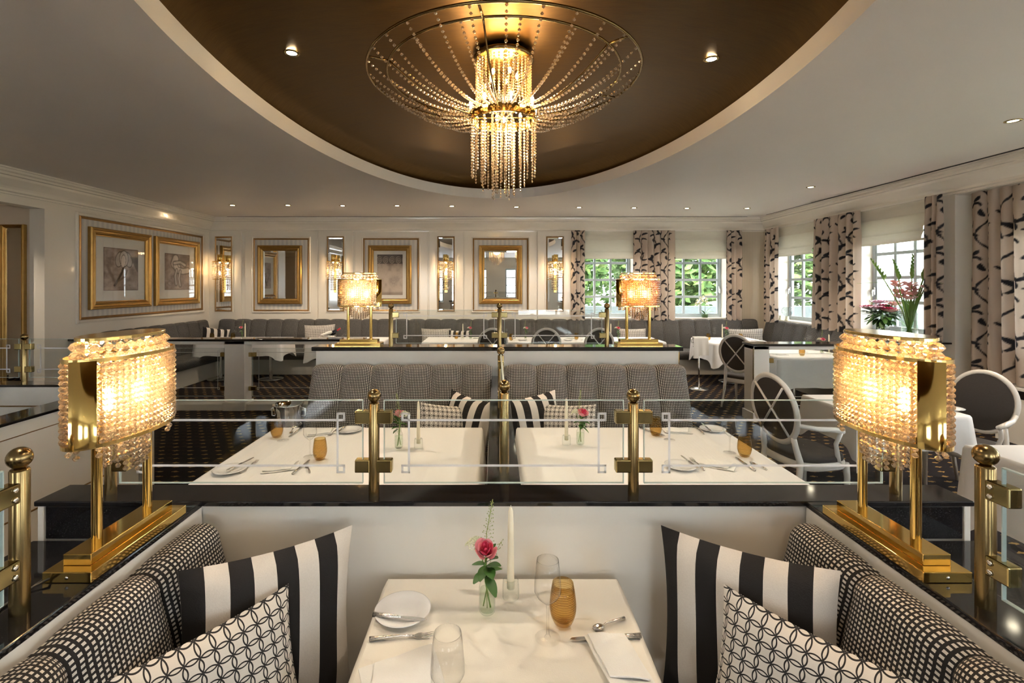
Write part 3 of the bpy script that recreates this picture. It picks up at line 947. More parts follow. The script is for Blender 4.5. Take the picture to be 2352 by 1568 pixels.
# ---------------------------------------------------------------- curtains with a scroll print
def scroll_tile(N=320):
    T = 0.56
    yy, xx = np.meshgrid((np.arange(N) + 0.5) / N * T, (np.arange(N) + 0.5) / N * T, indexing='ij')
    ink = np.full((N, N), 9.0)
    strokes = []
    def spiral(cx, cy, r0, r1, a0, a1, w0, w1, n=22):
        p = []
        for k in range(n + 1):
            f = k / n
            a = R(a0 + (a1 - a0) * f); rr = r0 + (r1 - r0) * f
            p.append((cx + rr * math.cos(a), cy + rr * math.sin(a), w0 + (w1 - w0) * math.sin(PI * min(1, f * 0.9 + 0.1))))
        strokes.append(p)
    def leaf(x, y, ang, L, w, bend=0.3):
        p = []
        for k in range(11):
            f = k / 10
            a = R(ang) + bend * f
            p.append((x + L * f * math.cos(a), y + L * f * math.sin(a), w * math.sin(PI * (0.12 + 0.88 * f)) ** 0.8))
        strokes.append(p)
    # main vines (periodic in y)
    for (x0, ph, amp) in [(0.14, 0.0, 0.055), (0.42, 2.2, 0.06)]:
        p = [(x0 + amp * math.sin(2 * PI * k / 40 + ph), T * k / 40, 0.006 + 0.002 * math.sin(k)) for k in range(41)]
        strokes.append(p)
    spiral(0.255, 0.10, 0.075, 0.030, 200, 20, 0.006, 0.016)
    spiral(0.10, 0.26, 0.080, 0.035, -60, 150, 0.006, 0.017)
    spiral(0.285, 0.37, 0.070, 0.028, 170, 380, 0.006, 0.016)
    spiral(0.49, 0.20, 0.065, 0.030, 240, 40, 0.006, 0.015)
    spiral(0.50, 0.46, 0.080, 0.035, 100, 300, 0.006, 0.017)
    spiral(0.03, 0.47, 0.060, 0.025, 30, -150, 0.006, 0.015)
    spiral(0.36, 0.52, 0.055, 0.025, 180, 20, 0.006, 0.013)
    for (x, y, a, L) in [(0.17, 0.06, 60, 0.085), (0.12, 0.17, 130, 0.08), (0.20, 0.31, 40, 0.09), (0.09, 0.40, 120, 0.08), (0.18, 0.50, 70, 0.07),
                         (0.44, 0.06, 110, 0.08), (0.37, 0.22, 140, 0.075), (0.46, 0.30, 50, 0.09), (0.40, 0.42, 130, 0.075), (0.33, 0.02, 20, 0.07), (0.27, 0.24, 80, 0.075)]:
        leaf(x, y, a, L, 0.016, 0.5 if int(x * 100) % 2 else -0.5)
    for p in strokes:
        for (x0, y0, w0), (x1, y1, w1) in zip(p, p[1:]):
            xm, ym = (x0 + x1) / 2, (y0 + y1) / 2
            px = (xx - xm + T / 2) % T - T / 2 + xm
            py = (yy - ym + T / 2) % T - T / 2 + ym
            dx, dy = x1 - x0, y1 - y0
            t_ = np.clip(((px - x0) * dx + (py - y0) * dy) / (dx * dx + dy * dy + 1e-12), 0, 1)
            ink = np.minimum(ink, np.hypot(px - x0 - t_ * dx, py - y0 - t_ * dy) - (w0 + (w1 - w0) * t_))
    return T, ink
TILE, INK = scroll_tile()
def curtain(label, w, z0, z1, loc, rz, folds, seed, flare=0.0, amp=0.045):
    fab = w * 1.22
    nu = max(40, int(fab / 0.0075)); nv = int((z1 - z0) / 0.0095)
    rnd = random.Random(seed)
    phs = [rnd.uniform(-0.6, 0.6) for _ in range(folds + 2)]
    us = np.linspace(0, 1, nu); vs = np.linspace(0, 1, nv)
    U, V = np.meshgrid(us, vs)
    ph = U * folds * 2 * PI + 0.5 * np.sin(U * 9 + seed) + 0.35 * np.sin(V * 2.5 + U * 6 + seed)
    depth = amp * (np.sin(ph) * 0.8 + 0.25 * np.sin(2 * ph + 0.7))
    pin = 0.45 + 0.55 * sm(1 - V, 0.0, 0.25)
    X = (U - 0.5) * w * (1 + flare * (1 - V)) + 0.25 * w / folds * np.cos(ph) * 0.6
    Y = depth * pin
    Z = z0 + (z1 - z0) * V + 0.012 * np.sin(ph) * (1 - V)
    P = np.stack([X, Y, Z], -1)
    me = bpy.data.meshes.new('curtain')
    idx = np.arange(nu * nv).reshape(nv, nu)
    faces = np.stack([idx[:-1, :-1], idx[:-1, 1:], idx[1:, 1:], idx[1:, :-1]], -1).reshape(-1, 4)
    me.vertices.add(nu * nv); me.vertices.foreach_set('co', P.reshape(-1).astype(np.float32))
    nf = len(faces)
    me.loops.add(nf * 4); me.loops.foreach_set('vertex_index', faces.reshape(-1).astype(np.int32))
    me.polygons.add(nf); me.polygons.foreach_set('loop_start', np.arange(0, nf * 4, 4, dtype=np.int32))
    me.update(calc_edges=True)
    me.polygons.foreach_set('use_smooth', [True] * nf)
    N = INK.shape[0]
    iu = ((U * fab + seed * 0.13) / (TILE * 1.15) * N).astype(int) % N
    iv = ((Z + seed * 0.07) / (TILE * 1.15) * N).astype(int) % N
    d = INK[iv, iu].ravel()
    mk = 1 - sm(d, -0.002, 0.0035)
    base = np.tile(np.array([0.60, 0.49, 0.40]), (nu * nv, 1))
    paint(me, lerp(base, (0.012, 0.012, 0.018), mk))
    me.materials.append(M['curtain'])
    o = link('curtain', me, None, loc, rz)
    return tag(o, label, 'curtain', 'black scroll print curtains')
ZC = 2.88
curtain('narrow scroll print curtain beside the last mirror strip', 0.28, 1.04, ZC, (1.71, YF - 0.14, 0), 0, 3, 1)
curtain('wide scroll print curtain between the two garden windows', 0.86, 1.04, ZC, (3.27, YF - 0.14, 0), 0, 6, 2)
curtain('narrow scroll print curtain beside the beige corner strip', 0.32, 1.04, ZC, (4.92, YF - 0.14, 0), 0, 3, 3)
curtain('scroll print curtain in the corner above the patterned cushion', 0.44, 1.02, ZC, (XR - 0.14, 9.63, 0), R(-90), 3, 4)
curtain('wide scroll print curtain between the two side windows', 1.05, 1.02, ZC, (XR - 0.14, 7.84, 0), R(-90), 6, 5)
curtain('scroll print curtain beside the gladioli and the pilaster', 0.25, 1.045, ZC, (XR - 0.13, 6.10, 0), R(-90), 3, 6, amp=0.04)
curtain('long scroll print curtain falling past the sill behind the oval chair', 0.62, 0.66, ZC, (XR2 - 0.16, 5.56, 0), R(-90), 4, 7, 0.06, amp=0.05)

m = MB(); m.box(5.05, XR, YF - 0.01, YF + 0.01, 0.5, 2.90); m.build('beige_covering', 'wallbeige', wall_back)
m = MB(); m.box(XR - 0.01, XR + 0.01, 9.85, YF, 0.5, 2.90); m.build('beige_covering', 'wallbeige', wall_right)

# radiator cover below the near window
r = thing('radiator_cover', 'cream radiator cover with a dark grille below the long curtain', 'radiator', (XR2 - 0.2, 4.3, 0))
MB().cbox(-0.02, 0.2, -1.4, 1.25, 0.60, 0.635, 0.006).build('shelf', 'white', r)
MB().box(0.03, 0.2, -1.4, 1.25, 0.0, 0.50).build('body', 'white', r)
MB().box(0.05, 0.2, -1.4, 1.25, 0.50, 0.60).build('grille', 'grout', r)

# ---------------------------------------------------------------- downlights
def downlight(loc, label, energy=30.0, r0=0.045, target=None, angle=95):
    r = thing('downlight', label, 'downlight', loc, 0, 'recessed ceiling downlights')
    MB().lathe([(r0, 0.003), (r0 + 0.014, 0.0), (r0 + 0.014, -0.006), (r0, -0.008), (r0 * 0.8, -0.003)], 20).build('trim_ring', 'clip', r)
    MB().lathe([(0.0, -0.004), (r0 * 0.85, -0.003)], 16).build('lamp_face', 'spotbulb', r)
    if energy:
        t_ = target or (loc[0], loc[1], 0)
        spot((loc[0], loc[1], loc[2] - 0.03), t_, energy, angle, 0.7, parent=r)
    return r
ROW = [(534, 471), (661, 471), (787, 472), (912, 472), (1038, 473), (1186, 475), (1330, 476), (1456, 477), (1578, 478), (1716, 478)]
ORD = ['first', 'second', 'third', 'fourth', 'fifth', 'sixth', 'seventh', 'eighth', 'ninth', 'tenth']
EROW = 26.0
for k, (px, py) in enumerate(ROW):
    y = F * (CEIL - EYE) / (HY - py); x = (px - CX) / F * y
    downlight((x, y, CEIL), ORD[k] + ' small downlight from the drawings in the row along the far wall', EROW, target=(x, y + 0.75, 0.8))
downlight((4.50, 6.88, CEIL), 'single downlight in front of the side window cornice', 70.0)
downlight((4.41, 4.11, CEIL), 'downlight above the oval chair at the picture edge', 70.0)
downlight((4.45, 1.4, CEIL), 'added unseen downlight beside the near window wall', 70.0)  # lamp out of view, added to bring more light to this side
downlight((-7.2, 5.6, 2.80), 'downlight in the alcove soffit', 45.0, target=(-6.9, 6.3, 1.4))
for (x, y, ex, lb) in [(-1.52, 3.62, (-0.75, 2.75, 0.75), 'downlight in the bronze dome over the long cloth with the wine cooler'),
                       (1.66, 3.70, (0.85, 2.75, 0.75), 'downlight in the bronze dome on the window side')]:
    p = math.hypot((x - EX) / 2.0, (y - EY) / 3.9)
    z = 3.286 + 0.30 * (1 - p ** 3.2) ** (1 / 1.9) - 0.012
    downlight((x, y, z), lb, 46.0, target=ex, angle=85)
for (x, y, lb) in [(-1.25, 1.25, 'added unseen downlight in the bronze dome brightening the front booth, drawings side'), (1.35, 1.25, 'added unseen downlight in the bronze dome brightening the front booth, window side')]:  # unseen pair added to lighten the foreground
    p = math.hypot((x - EX) / 2.0, (y - EY) / 3.9)
    z = 3.286 + 0.30 * (1 - p ** 3.2) ** (1 / 1.9) - 0.012
    downlight((x, y, z), lb, 28.0, target=(x * 0.3, 1.5, 0.7), angle=85)
for (x, y, lb) in [(-4.3, -2.0, 'outermost on the drawings side'), (-1.5, -2.5, 'inner on the drawings side'), (1.5, -2.5, 'inner on the window side'), (4.3, -2.0, 'outermost on the window side')]:  # ceiling lamps out of view, added for more light from behind
    downlight((x, y, CEIL), 'added unseen downlight behind the viewer, ' + lb, 60.0)

# ---------------------------------------------------------------- garden beyond the windows
m = MB(); m.box(-30, 60, YF + 1.0, 60, -0.6, -0.5); m.box(XR2 + 0.8, 60, -30, YF + 1.0, -0.6, -0.5)
tag(m.build('garden_ground', 'lawn'), 'sunlit lawn outside the windows', kind='structure')
def tree(label, x, y, h, rad, seed):
    rnd = random.Random(seed)
    r = thing('garden_tree', label, 'tree', (x, y, -0.5), 0, 'trees outside the windows')
    MB().tube([(0, 0, 0), (0.1, 0, h * 0.3), (0, 0.1, h * 0.6)], [0.16, 0.12, 0.06], 7).build('trunk', 'bark', r)
    V = []; Fc = []
    for k in range(4200):
        d = Vector((rnd.gauss(0, 1), rnd.gauss(0, 1), rnd.gauss(0, 1))).normalized() * (rnd.random() ** 0.4)
        c = Vector((d.x * rad, d.y * rad, h * 0.58 + d.z * h * 0.46))
        a = Vector((rnd.gauss(0, 1), rnd.gauss(0, 1), rnd.gauss(0, 0.6))).normalized(); b = a.orthogonal().normalized()
        s_ = rnd.uniform(0.13, 0.27)
        o = len(V)
        V += [c - a * s_, c + b * s_ * 0.5, c + a * s_, c - b * s_ * 0.5 + Vector((0, 0, 0.03))]
        Fc.append((o, o + 1, o + 2, o + 3))
    cr = MB().add(V, Fc).build('foliage', 'tree', r); cr['kind'] = 'stuff'
for k, (x, y, h, rd) in enumerate([(1.9, 17.0, 6.0, 2.0), (6.2, 17.0, 6.0, 2.0), (4.0, 22.5, 8.0, 3.0), (10.8, 18.0, 7.0, 2.3), (16.6, 15.5, 6.0, 2.3), (18.0, 8.6, 7.0, 2.8)]):
    tree(['broad sunlit tree behind the first garden window', 'sunlit tree behind the orchid window', 'tall tree standing behind the sunlit pair', 'leafy tree seen beyond the corner', 'tree beyond the corner side window', 'tree beyond the gladioli window'][k], x, y, h, rd, 20 + k)
m = MB(); m.cbox(-6, 12, 13.2, 13.4, -0.5, 1.18, 0.01)
tag(m.build('garden_wall', 'hedge'), 'low grey garden wall under the trees', 'wall')
r = thing('garden_pavilion', 'white house wall with dark shutters outside the side windows', 'building', (10.8, 11.0, -0.5))
MB().box(0, 3.5, -3.2, 1.4, 0, 4.2).build('facade', 'whitehouse', r)
for (y, z) in [(-2.6, 2.4), (-0.9, 2.4)]:
    MB().cbox(-0.05, 0.0, y, y + 0.5, z - 0.9, z + 0.6, 0.01).build('shutter', 'shutter', r)
for z in (0.9, 1.7, 2.5, 3.3):
    MB().box(-0.02, 0.0, -3.2, 1.4, z, z + 0.03).build('weatherboard', 'whitehouse', r)

# ================================================================== BOOTH PARTITIONS
XC = 0.033
def partition(label, boxes, ledges, extra=(), group=None, name='booth_partition'):
    r = thing(name, label, 'partition', (0, 0, 0), 0, group)
    for b in boxes:
        MB().cbox(*b, 0.004).build('panel', 'white', r)
    for b in ledges:
        MB().cbox(*b, 0.004).build('granite_top', 'granite', r)
    for (nm, mt, b) in extra:
        MB().cbox(*b, 0.003).build(nm, mt, r)
    return r
LZ = 1.0
partition('cream partition with black granite top right behind the front table', [(-1.585, 1.65, 1.69, 1.81, 0, 0.982)], [(-1.60, 1.666, 1.676, 1.822, 0.982, LZ)],
          [('granite_splash', 'granite', (-1.562, -1.157, 1.680, 1.69, 0.868, 0.982)), ('granite_splash', 'granite', (1.223, 1.628, 1.680, 1.69, 0.868, 0.982)), ('end_trim', 'white', (-1.588, -1.566, 1.678, 1.69, 0.0, 0.982)), ('end_trim', 'white', (1.632, 1.654, 1.678, 1.69, 0, 0.982))])
partition('cream booth side with granite ledge under the lamp beside the rounded stone shelf, drawings side', [(-1.150, -1.02, -0.6, 1.689, 0, 0.982)], [(-1.157, -1.012, -0.6, 1.675, 0.982, LZ)])
partition('cream booth side with granite ledge under the lamp on the window side', [(1.086, 1.216, -0.6, 1.689, 0, 0.982)], [(1.078, 1.223, -0.6, 1.675, 0.982, LZ)])
for s, lb in ((-1, 'drawings'), (1, 'window')):
    xa, xb = (-1.60, -1.158) if s < 0 else (1.224, 1.666)
    r = thing('service_shelf', 'low black granite service shelf outside the booth on the %s side' % lb, 'shelf', (0, 0, 0))
    MB().cbox(xa, xb, 0.2, 1.676, 0.846, 0.866, 0.004).build('granite_top', 'granite', r)
    MB().cbox(xa + 0.02, xb - 0.001, 0.22, 1.675, 0.0, 0.846, 0.004).build('body', 'white', r)
partition('narrow granite topped divider between the two middle tables', [(-0.022, 0.092, 1.823, 3.995, 0, 0.982)], [(-0.03, 0.10, 1.823, 3.996, 0.982, LZ)])
partition('raised cream partition with granite top carrying two small lamps', [(-1.48, 1.527, 4.0, 4.13, 0, 1.21)], [(-1.506, 1.552, 3.97, 4.16, 1.21, 1.243)],
          [('brass_edge', 'gold', (1.523, 1.5285, 3.994, 4.0, 1.06, 1.20))])

# ---- posts and glass screens
def post_mesh():
    m = MB(); m.lathe([(0.019, 0.0), (0.019, 0.325), (0.017, 0.329), (0.010, 0.331)], 20); return m.mesh('shaft', 'brass')
SHAFT = post_mesh()
BALL = MB().lathe([(0.0245 * math.sin(PI * k / 14), 0.354 - 0.0245 * math.cos(PI * k / 14)) for k in range(15)], 20).mesh('ball_finial', 'brass')
CLIP = MB().cbox(0.012, 0.066, -0.016, 0.016, -0.023, 0.023, 0.004).mesh('glass_clip', 'clip')
SCREW = MB().lathe([(0, 0.0165), (0.006, 0.0165), (0.007, 0.018), (0.005, 0.020), (0, 0.0205)], 10).mesh('screw', 'silver')
def post(label, x, y, z, dirs, scale=1.0, group='brass posts holding the glass screens'):
    r = thing('brass_post', label, 'post', (x, y, z), 0, group)
    link('shaft', SHAFT, r); link('ball_finial', BALL, r)
    for a in dirs:
        for h in (0.105, 0.279):
            c = link('glass_clip', CLIP, r, (0, 0, h), R(a))
            for dz in ((-0.011, 0.011) if a == -90 else ()):
                for sd in (1, -1):
                    s_ = link('screw', SCREW, c, (0.026, 0.0, dz))
                    s_.rotation_euler = (R(-90 * sd), 0, 0)
    return r
def screen(label, p0, p1, z0, z1, rows, inset=(1, 1), etch_in=0.063):
    """glass pane from plan point p0 to p1; rows = (upper z, lower z) of the etched border"""
    p0, p1 = Vector((p0[0], p0[1])), Vector((p1[0], p1[1]))
    L = (p1 - p0).length; ang = math.atan2(p1.y - p0.y, p1.x - p0.x)
    r = thing('glass_screen', label, 'glass panel', (p0.x, p0.y, z0), ang, 'clear glass screens with etched border')
    H = z1 - z0
    MB().box(0, L, -0.004, 0.004, 0, H).build('glass_pane', 'screen', r)
    m = MB(); e = 0.0022
    m.box(0, L, -0.0045, 0.0045, H - e, H + 0.0005); m.box(0, L, -0.0045, 0.0045, -0.0005, e)
    m.box(-0.0005, e, -0.0045, 0.0045, 0, H); m.box(L - e, L + 0.0005, -0.0045, 0.0045, 0, H)
    m.build('polished_edge', 'glassedge', r)
    if rows:
        a, b = rows[0] - z0, rows[1] - z0
        w = 0.0075; q = 0.031
        m = MB()
        x0 = etch_in + q if inset[0] else 0.0
        x1 = L - etch_in - q if inset[1] else L
        for z in (a, b):
            m.box(x0, x1, -0.0052, -0.0042, z - w / 2, z + w / 2)
        def sq(xa, za):
            m.box(xa, xa + q, -0.0054, -0.0042, za, za + w); m.box(xa, xa + q, -0.0054, -0.0042, za + q - w, za + q)
            m.box(xa, xa + w, -0.0054, -0.0042, za, za + q); m.box(xa + q - w, xa + q, -0.0054, -0.0042, za, za + q)
        if inset[0]:
            m.box(x0 - w, x0, -0.0052, -0.0042, b, a); sq(x0 - q, a - w / 2); sq(x0 - q, b + w / 2 - q)
        if inset[1]:
            m.box(x1, x1 + w, -0.0052, -0.0042, b, a); sq(x1, a - w / 2); sq(x1, b + w / 2 - q)
        m.build('etched_border', 'etch', r)
    return r
YP = 1.735
post('brass ball-topped post on the front ledge, nearer the drawings', -0.4325, YP, LZ, (0, 180))
post('brass ball-topped post on the front ledge, nearer the windows', 0.498, YP, LZ, (0, 180))
post('brass post half hidden behind the big lamp, drawings side', -1.386, YP + 0.01, LZ, (0,))
post('brass post half hidden behind the big lamp, window side', 1.449, YP + 0.01, LZ, (180,))
post('large brass post on the booth ledge at the picture edge, drawings side', -1.091, 1.11, LZ, (-90,))
post('large brass post on the booth ledge at the picture edge, window side', 1.148, 1.13, LZ, (-90,))
GR = (1.2675, 1.105)
screen('front glass screen beside the wine cooler table', (-1.345, YP), (-0.472, YP), 1.041, 1.339, GR)
screen('front glass screen in the middle behind the rose', (-0.397, YP), (0.463, YP), 1.041, 1.339, GR)
screen('front glass screen on the window side', (0.535, YP), (1.39, YP), 1.041, 1.339, GR)
screen('glass screen running past the viewer on the drawings side', (-1.091, 1.07), (-1.091, -0.3), 1.041, 1.339, None)
screen('glass screen running past the viewer on the window side', (1.148, 1.09), (1.148, -0.3), 1.041, 1.339, None)
post('brass post at the near end of the divider', 0.038, 1.90, LZ, (90,))
post('brass post at the far end of the divider', 0.038, 2.92, LZ, (-90,))
screen('glass screen seen edge-on along the divider', (0.038, 1.945), (0.038, 2.875), 1.041, 1.339, None)
MZ = 1.243; YM = 4.07
post('small brass post beside the pale lamp on the raised ledge', -0.872, YM, MZ - 0.02, (0,))
post('small brass post in the middle of the raised ledge', 0.041, YM, MZ - 0.02, (0, 180))
post('small brass post beside the amber lamp on the raised ledge', 0.946, YM, MZ - 0.02, (180,))
GM = (1.243 + 0.25, 1.243 + 0.085)
screen('glass screen on the raised ledge before the frieze print', (-0.83, YM), (0.0, YM), MZ + 0.02, MZ + 0.30, GM)
screen('glass screen on the raised ledge before the chandelier mirror', (0.082, YM), (0.905, YM), MZ + 0.02, MZ + 0.30, GM)

# ---- partitions further away: open frames with granite rail
def open_partition(label, x0, x1, y0, y1, pillars, ztop=1.0, glass=()):
    r = thing('rail_partition', label, 'partition', (0, 0, 0), 0)
    MB().cbox(x0, x1, y0, y1, ztop - 0.03, ztop, 0.005).build('granite_top', 'granite', r)
    MB().cbox(x0 + 0.02, x1 - 0.02, y0 + 0.02, y1 - 0.02, ztop - 0.075, ztop - 0.03, 0.004).build('top_rail', 'white', r)
    for (a, b) in pillars:
        MB().cbox(a, b, y0 + 0.02, y1 - 0.02, 0.0, ztop - 0.03, 0.005).build('pillar', 'white', r)
        MB().cbox(a - 0.02, b + 0.02, y0, y1, 0.0, 0.12, 0.008).build('pillar_foot', 'white', r)
    MB().cbox(x0 + 0.02, x1 - 0.02, y0 + 0.03, y1 - 0.03, 0.0, 0.09, 0.005).build('bottom_rail', 'white', r)
    return r
open_partition('cream open partition with granite rail before the corner table, drawings side', XL + 0.01, -1.84, 6.72, 6.97, [(-3.77, -3.49), (XL + 0.02, -5.6), (-2.0, -1.86)])
for (a, b, lb) in [(-5.55, -3.83, 'wide clear glass pane under the granite rail beside the long wall'), (-3.43, -2.05, 'clear glass pane under the granite rail behind the wine cooler')]:
    s_ = screen(lb, (a, 6.85), (b, 6.85), 0.18, 0.86, (0.80, 0.30))
    for x in (0.0, b - a):
        for z in (0.08, 0.56):
            MB().cbox(x - 0.05, x + 0.05, -0.02, 0.02, z, z + 0.06, 0.004).build('glass_clip', 'clip', s_)
rp = open_partition('cream open partition with granite rail before the window table', 3.30, XR - 0.02, 6.17, 6.45, [(3.32, 3.52), (5.3, 5.58)])
MB().cbox(3.312, 3.32, 6.185, 6.20, 0.1, 0.95, 0.001).build('brass_strip', 'brass', rp)
s_ = screen('clear glass pane under the granite rail on the window side', (3.58, 6.3), (5.24, 6.3), 0.18, 0.86, (0.78, 0.30))
for z in (0.08, 0.56):
    MB().cbox(-0.05, 0.05, -0.02, 0.02, z, z + 0.06, 0.004).build('glass_clip', 'clip', s_)
# neighbouring booth on the drawings side
partition('cream partition with granite ledge and brass post beyond the big lamp, drawings side', [(-5.2, -2.66, 3.66, 3.78, 0, 0.982)], [(-5.2, -2.60, 3.64, 3.80, 0.982, LZ)],
          [('brown_line', 'framedark', (-5.19, -2.66, 3.655, 3.66, 0.83, 0.84))])
partition('cream booth side with granite ledge receding beside the neighbouring table', [(-2.83, -2.68, 1.2, 3.64, 0, 0.982)], [(-2.845, -2.66, 1.2, 3.64, 0.982, LZ)],
          [('brown_line', 'framedark', (-2.68, -2.676, 1.2, 3.64, 0.44, 0.45)), ('brown_line', 'framedark', (-2.68, -2.676, 1.2, 3.64, 0.90, 0.905))])
post('brass post on the ledge before the alcove mirror', -3.62, 3.72, LZ, (0, 180))
screen('glass screen on the ledge before the alcove', (-3.58, 3.72), (-2.72, 3.72), 1.041, 1.339, GR)
screen('glass screen at the picture edge before the alcove', (-4.5, 3.72), (-3.66, 3.72), 1.041, 1.339, GR)

# ================================================================== UPHOLSTERED BENCHES
def channel_mesh(w, prof, mat, bulge=0.032, nu=13, name='back_cushion'):
    """prof: (out, up) from seat over the front and the top to the back"""
    P = []; UV = []
    s_ = 0.0; last = None
    for (y, z) in prof:
        if last is not None:
            s_ += math.hypot(y - last[0], z - last[1])
        last = (y, z)
        row = []; ur = []
        for i in range(nu):
            u = i / (nu - 1)
            e = abs(2 * u - 1) ** 4
            d = bulge * e
            row.append((w * u, y - d * (0.9 if y > 0.03 else 0.0), z - d * 0.8 * sm(np.array(z), prof[0][1] + 0.2, prof[len(prof) // 2][1])))
            ur.append((w * u, s_))
        P.append(row); UV.append(ur)
    return MB().grid(P, UV).mesh(name, mat)
def rounded_prof(z0, z1, y0, y1, rt, back=0.0, n=10):
    """front face from (y0,z0) to (y1,z1-rt), rounded top back to `back`"""
    pr = []
    for k in range(9):
        f = k / 8
        pr.append((y0 + (y1 - y0) * f + 0.02 * math.sin(PI * f), z0 + (z1 - rt - z0) * f))
    cx = y1 - rt
    for k in range(1, n):
        a = PI / 2 * k / (n - 1)
        pr.append((cx + rt * math.cos(a), z1 - rt + rt * math.sin(a)))
    pr.append((max(back, cx - 0.5 * (cx - back)), z1 - 0.006)); pr.append((back, z1 - 0.03)); pr.append((back, z1 - 0.3))
    return pr
def seat_mesh(L, y0, y1, z0, z1, mat, name='seat_cushion'):
    pr = [(y0, z1)]
    for k in range(6): pr.append((y0 + (y1 - 0.05 - y0) * (k + 1) / 6, z1 + 0.01 * math.sin(PI * (k + 1) / 6)))
    for k in range(1, 7):
        a = PI / 2 * k / 6
        pr.append((y1 - 0.05 + 0.05 * math.sin(a), z1 - 0.05 + 0.05 * math.cos(a)))
    pr.append((y1 - 0.01, z0)); pr.append((y0, z0))
    P = []; UV = []; s_ = 0; last = None
    n = max(2, int(L / 0.2) + 1)
    for (y, z) in pr:
        if last: s_ += math.hypot(y - last[0], z - last[1])
        last = (y, z)
        P.append([(L * i / (n - 1), y, z) for i in range(n)]); UV.append([(L * i / (n - 1), s_) for i in range(n)])
    m = MB().grid(P, UV)
    for e in (0, n - 1):
        m.add([P[j][e] for j in range(len(pr))], [tuple(range(len(pr)))], False, [UV[j][e] for j in range(len(pr))])
    return m.mesh(name, mat)
def bench(label, loc, rz, n, w, prof, mat, seat_d=0.55, seat_z=0.46, group=None, gap0=0.0, sr=None):
    r = thing('upholstered_bench', label, 'bench', loc, rz, group)
    me = channel_mesh(w, prof, mat)
    for k in range(n):
        link('back_cushion', me, r, (gap0 + w * k, 0, 0))
    L = n * w + gap0
    s0, s1 = sr or (0, L)
    link('seat_cushion', seat_mesh(s1 - s0, 0.1, seat_d, 0.30, seat_z, mat), r, (s0, 0, 0))
    MB().cbox(s0, s1, 0.02, seat_d - 0.06, 0.0, 0.30, 0.004).build('plinth', 'plinth', r)
    return r
PF = rounded_prof(0.44, 0.975, 0.185, 0.125, 0.055)
bench('checked booth bench in front beside the lamp, drawings side', (-1.02, 1.625, 0), R(-90), 5, 0.29, PF, 'check', 0.5)
bench('checked booth bench in front beside the lamp, window side', (1.086, 1.625 - 5 * 0.29, 0), R(90), 5, 0.29, PF, 'check', 0.5)
PM_ = rounded_prof(0.44, 1.11, 0.30, 0.13, 0.06)
bench('checked middle bench behind the wine cooler table', (-0.022, 3.995, 0), R(180), 6, 0.242, PM_, 'check', 0.58)
bench('checked middle bench behind the table on the window side', (1.545, 3.995, 0), R(180), 6, 0.242, PM_, 'check', 0.58)
PFAR = rounded_prof(0.44, 1.055, 0.22, 0.13, 0.05)
bench('long grey checked bench under the mirrors along the far wall', (5.42, YF - 0.035, 0), R(180), 34, 0.3265, PFAR, 'checkfar', 0.66, sr=(-0.2, 11.34))
bench('grey checked bench along the long wall under the drawings', (XL + 0.005, 9.86, 0), R(-90), 8, 0.33, PFAR, 'checkfar', 0.66, sr=(0.47, 2.64))
bench('grey checked bench under the side windows', (XR - 0.015, 6.62, 0), R(90), 10, 0.324, PFAR, 'checkfar', 0.66, sr=(0, 2.77))

# ================================================================== CUSHIONS
def cushion(name, label, w, h, t, loc, yaw, lean, mat, group, uvm=1.0, roll=0.0):
    """pillow standing in local x-z, facing -y; lean tips the top back"""
    n = 17
    P = []; UV = []
    m = MB()
    for side in (-1, 1):
        P = []; UV = []
        for j in range(n):
            v = j / (n - 1) * 2 - 1
            row = []; ur = []
            for i in range(n):
                u = i / (n - 1) * 2 - 1
                pinch = 1 - 0.07 * (1 - abs(u) ** 2) * abs(v) ** 3 * 0.9
                x = u * w / 2 * (1 - 0.07 * (1 - v * v) * abs(u) ** 3)
                z = v * h / 2 * (1 - 0.07 * (1 - u * u) * abs(v) ** 3)
                th = t / 2 * (max(0, 1 - u ** 4) * max(0, 1 - v ** 4)) ** 0.6
                th *= 1 + 0.06 * math.sin(5 * u + 3 * v + w * 40)
                row.append((x, side * th, z))
                ur.append(((u + 1) / 2, (v + 1) / 2) if uvm == 1.0 else ((u + 1) / 2 * w, (v + 1) / 2 * h))
            P.append(row); UV.append(ur)
        m.grid(P, UV, flip=(side > 0))
    bmz = h / 2
    o = m.build(name, mat, None, loc)
    o.rotation_mode = 'XYZ'
    o.matrix_world = Matrix.Translation(Vector(loc)) @ Matrix.Rotation(yaw, 4, 'Z') @ Matrix.Rotation(-lean, 4, 'X') @ Matrix.Rotation(roll, 4, 'Y') @ Matrix.Translation((0, 0, bmz))
    return tag(o, label, 'cushion', group)
GS, GRG = 'bold striped cushions', 'ring patterned cushions'
ya = math.atan2(0.30, 0.41)
cushion('striped_cushion', 'large black and cream striped cushion in the front booth, drawings side', 0.49, 0.50, 0.15, (-0.668, 1.435, 0.458), ya, R(4), 'stripe', GS, roll=R(2))
cushion('striped_cushion', 'large black and cream striped cushion in the front booth, window side', 0.49, 0.50, 0.15, (0.748, 1.435, 0.458), -ya, R(4), 'stripe', GS, roll=R(-2))
cushion('ring_cushion', 'ring patterned cushion leaning on the front striped one, drawings side', 0.47, 0.40, 0.13, (-0.69, 1.205, 0.475), R(46), R(10), 'rings', GRG, 0, roll=R(-4))
cushion('ring_cushion', 'ring patterned cushion leaning on the front striped one, window side', 0.47, 0.40, 0.13, (0.757, 1.205, 0.475), R(-46), R(10), 'rings', GRG, 0, roll=R(4))
cushion('striped_cushion', 'striped cushion on the middle bench behind the wine cooler table', 0.46, 0.46, 0.14, (-0.255, 3.58, 0.47), R(-42), R(12), 'stripe', GS, roll=R(4))
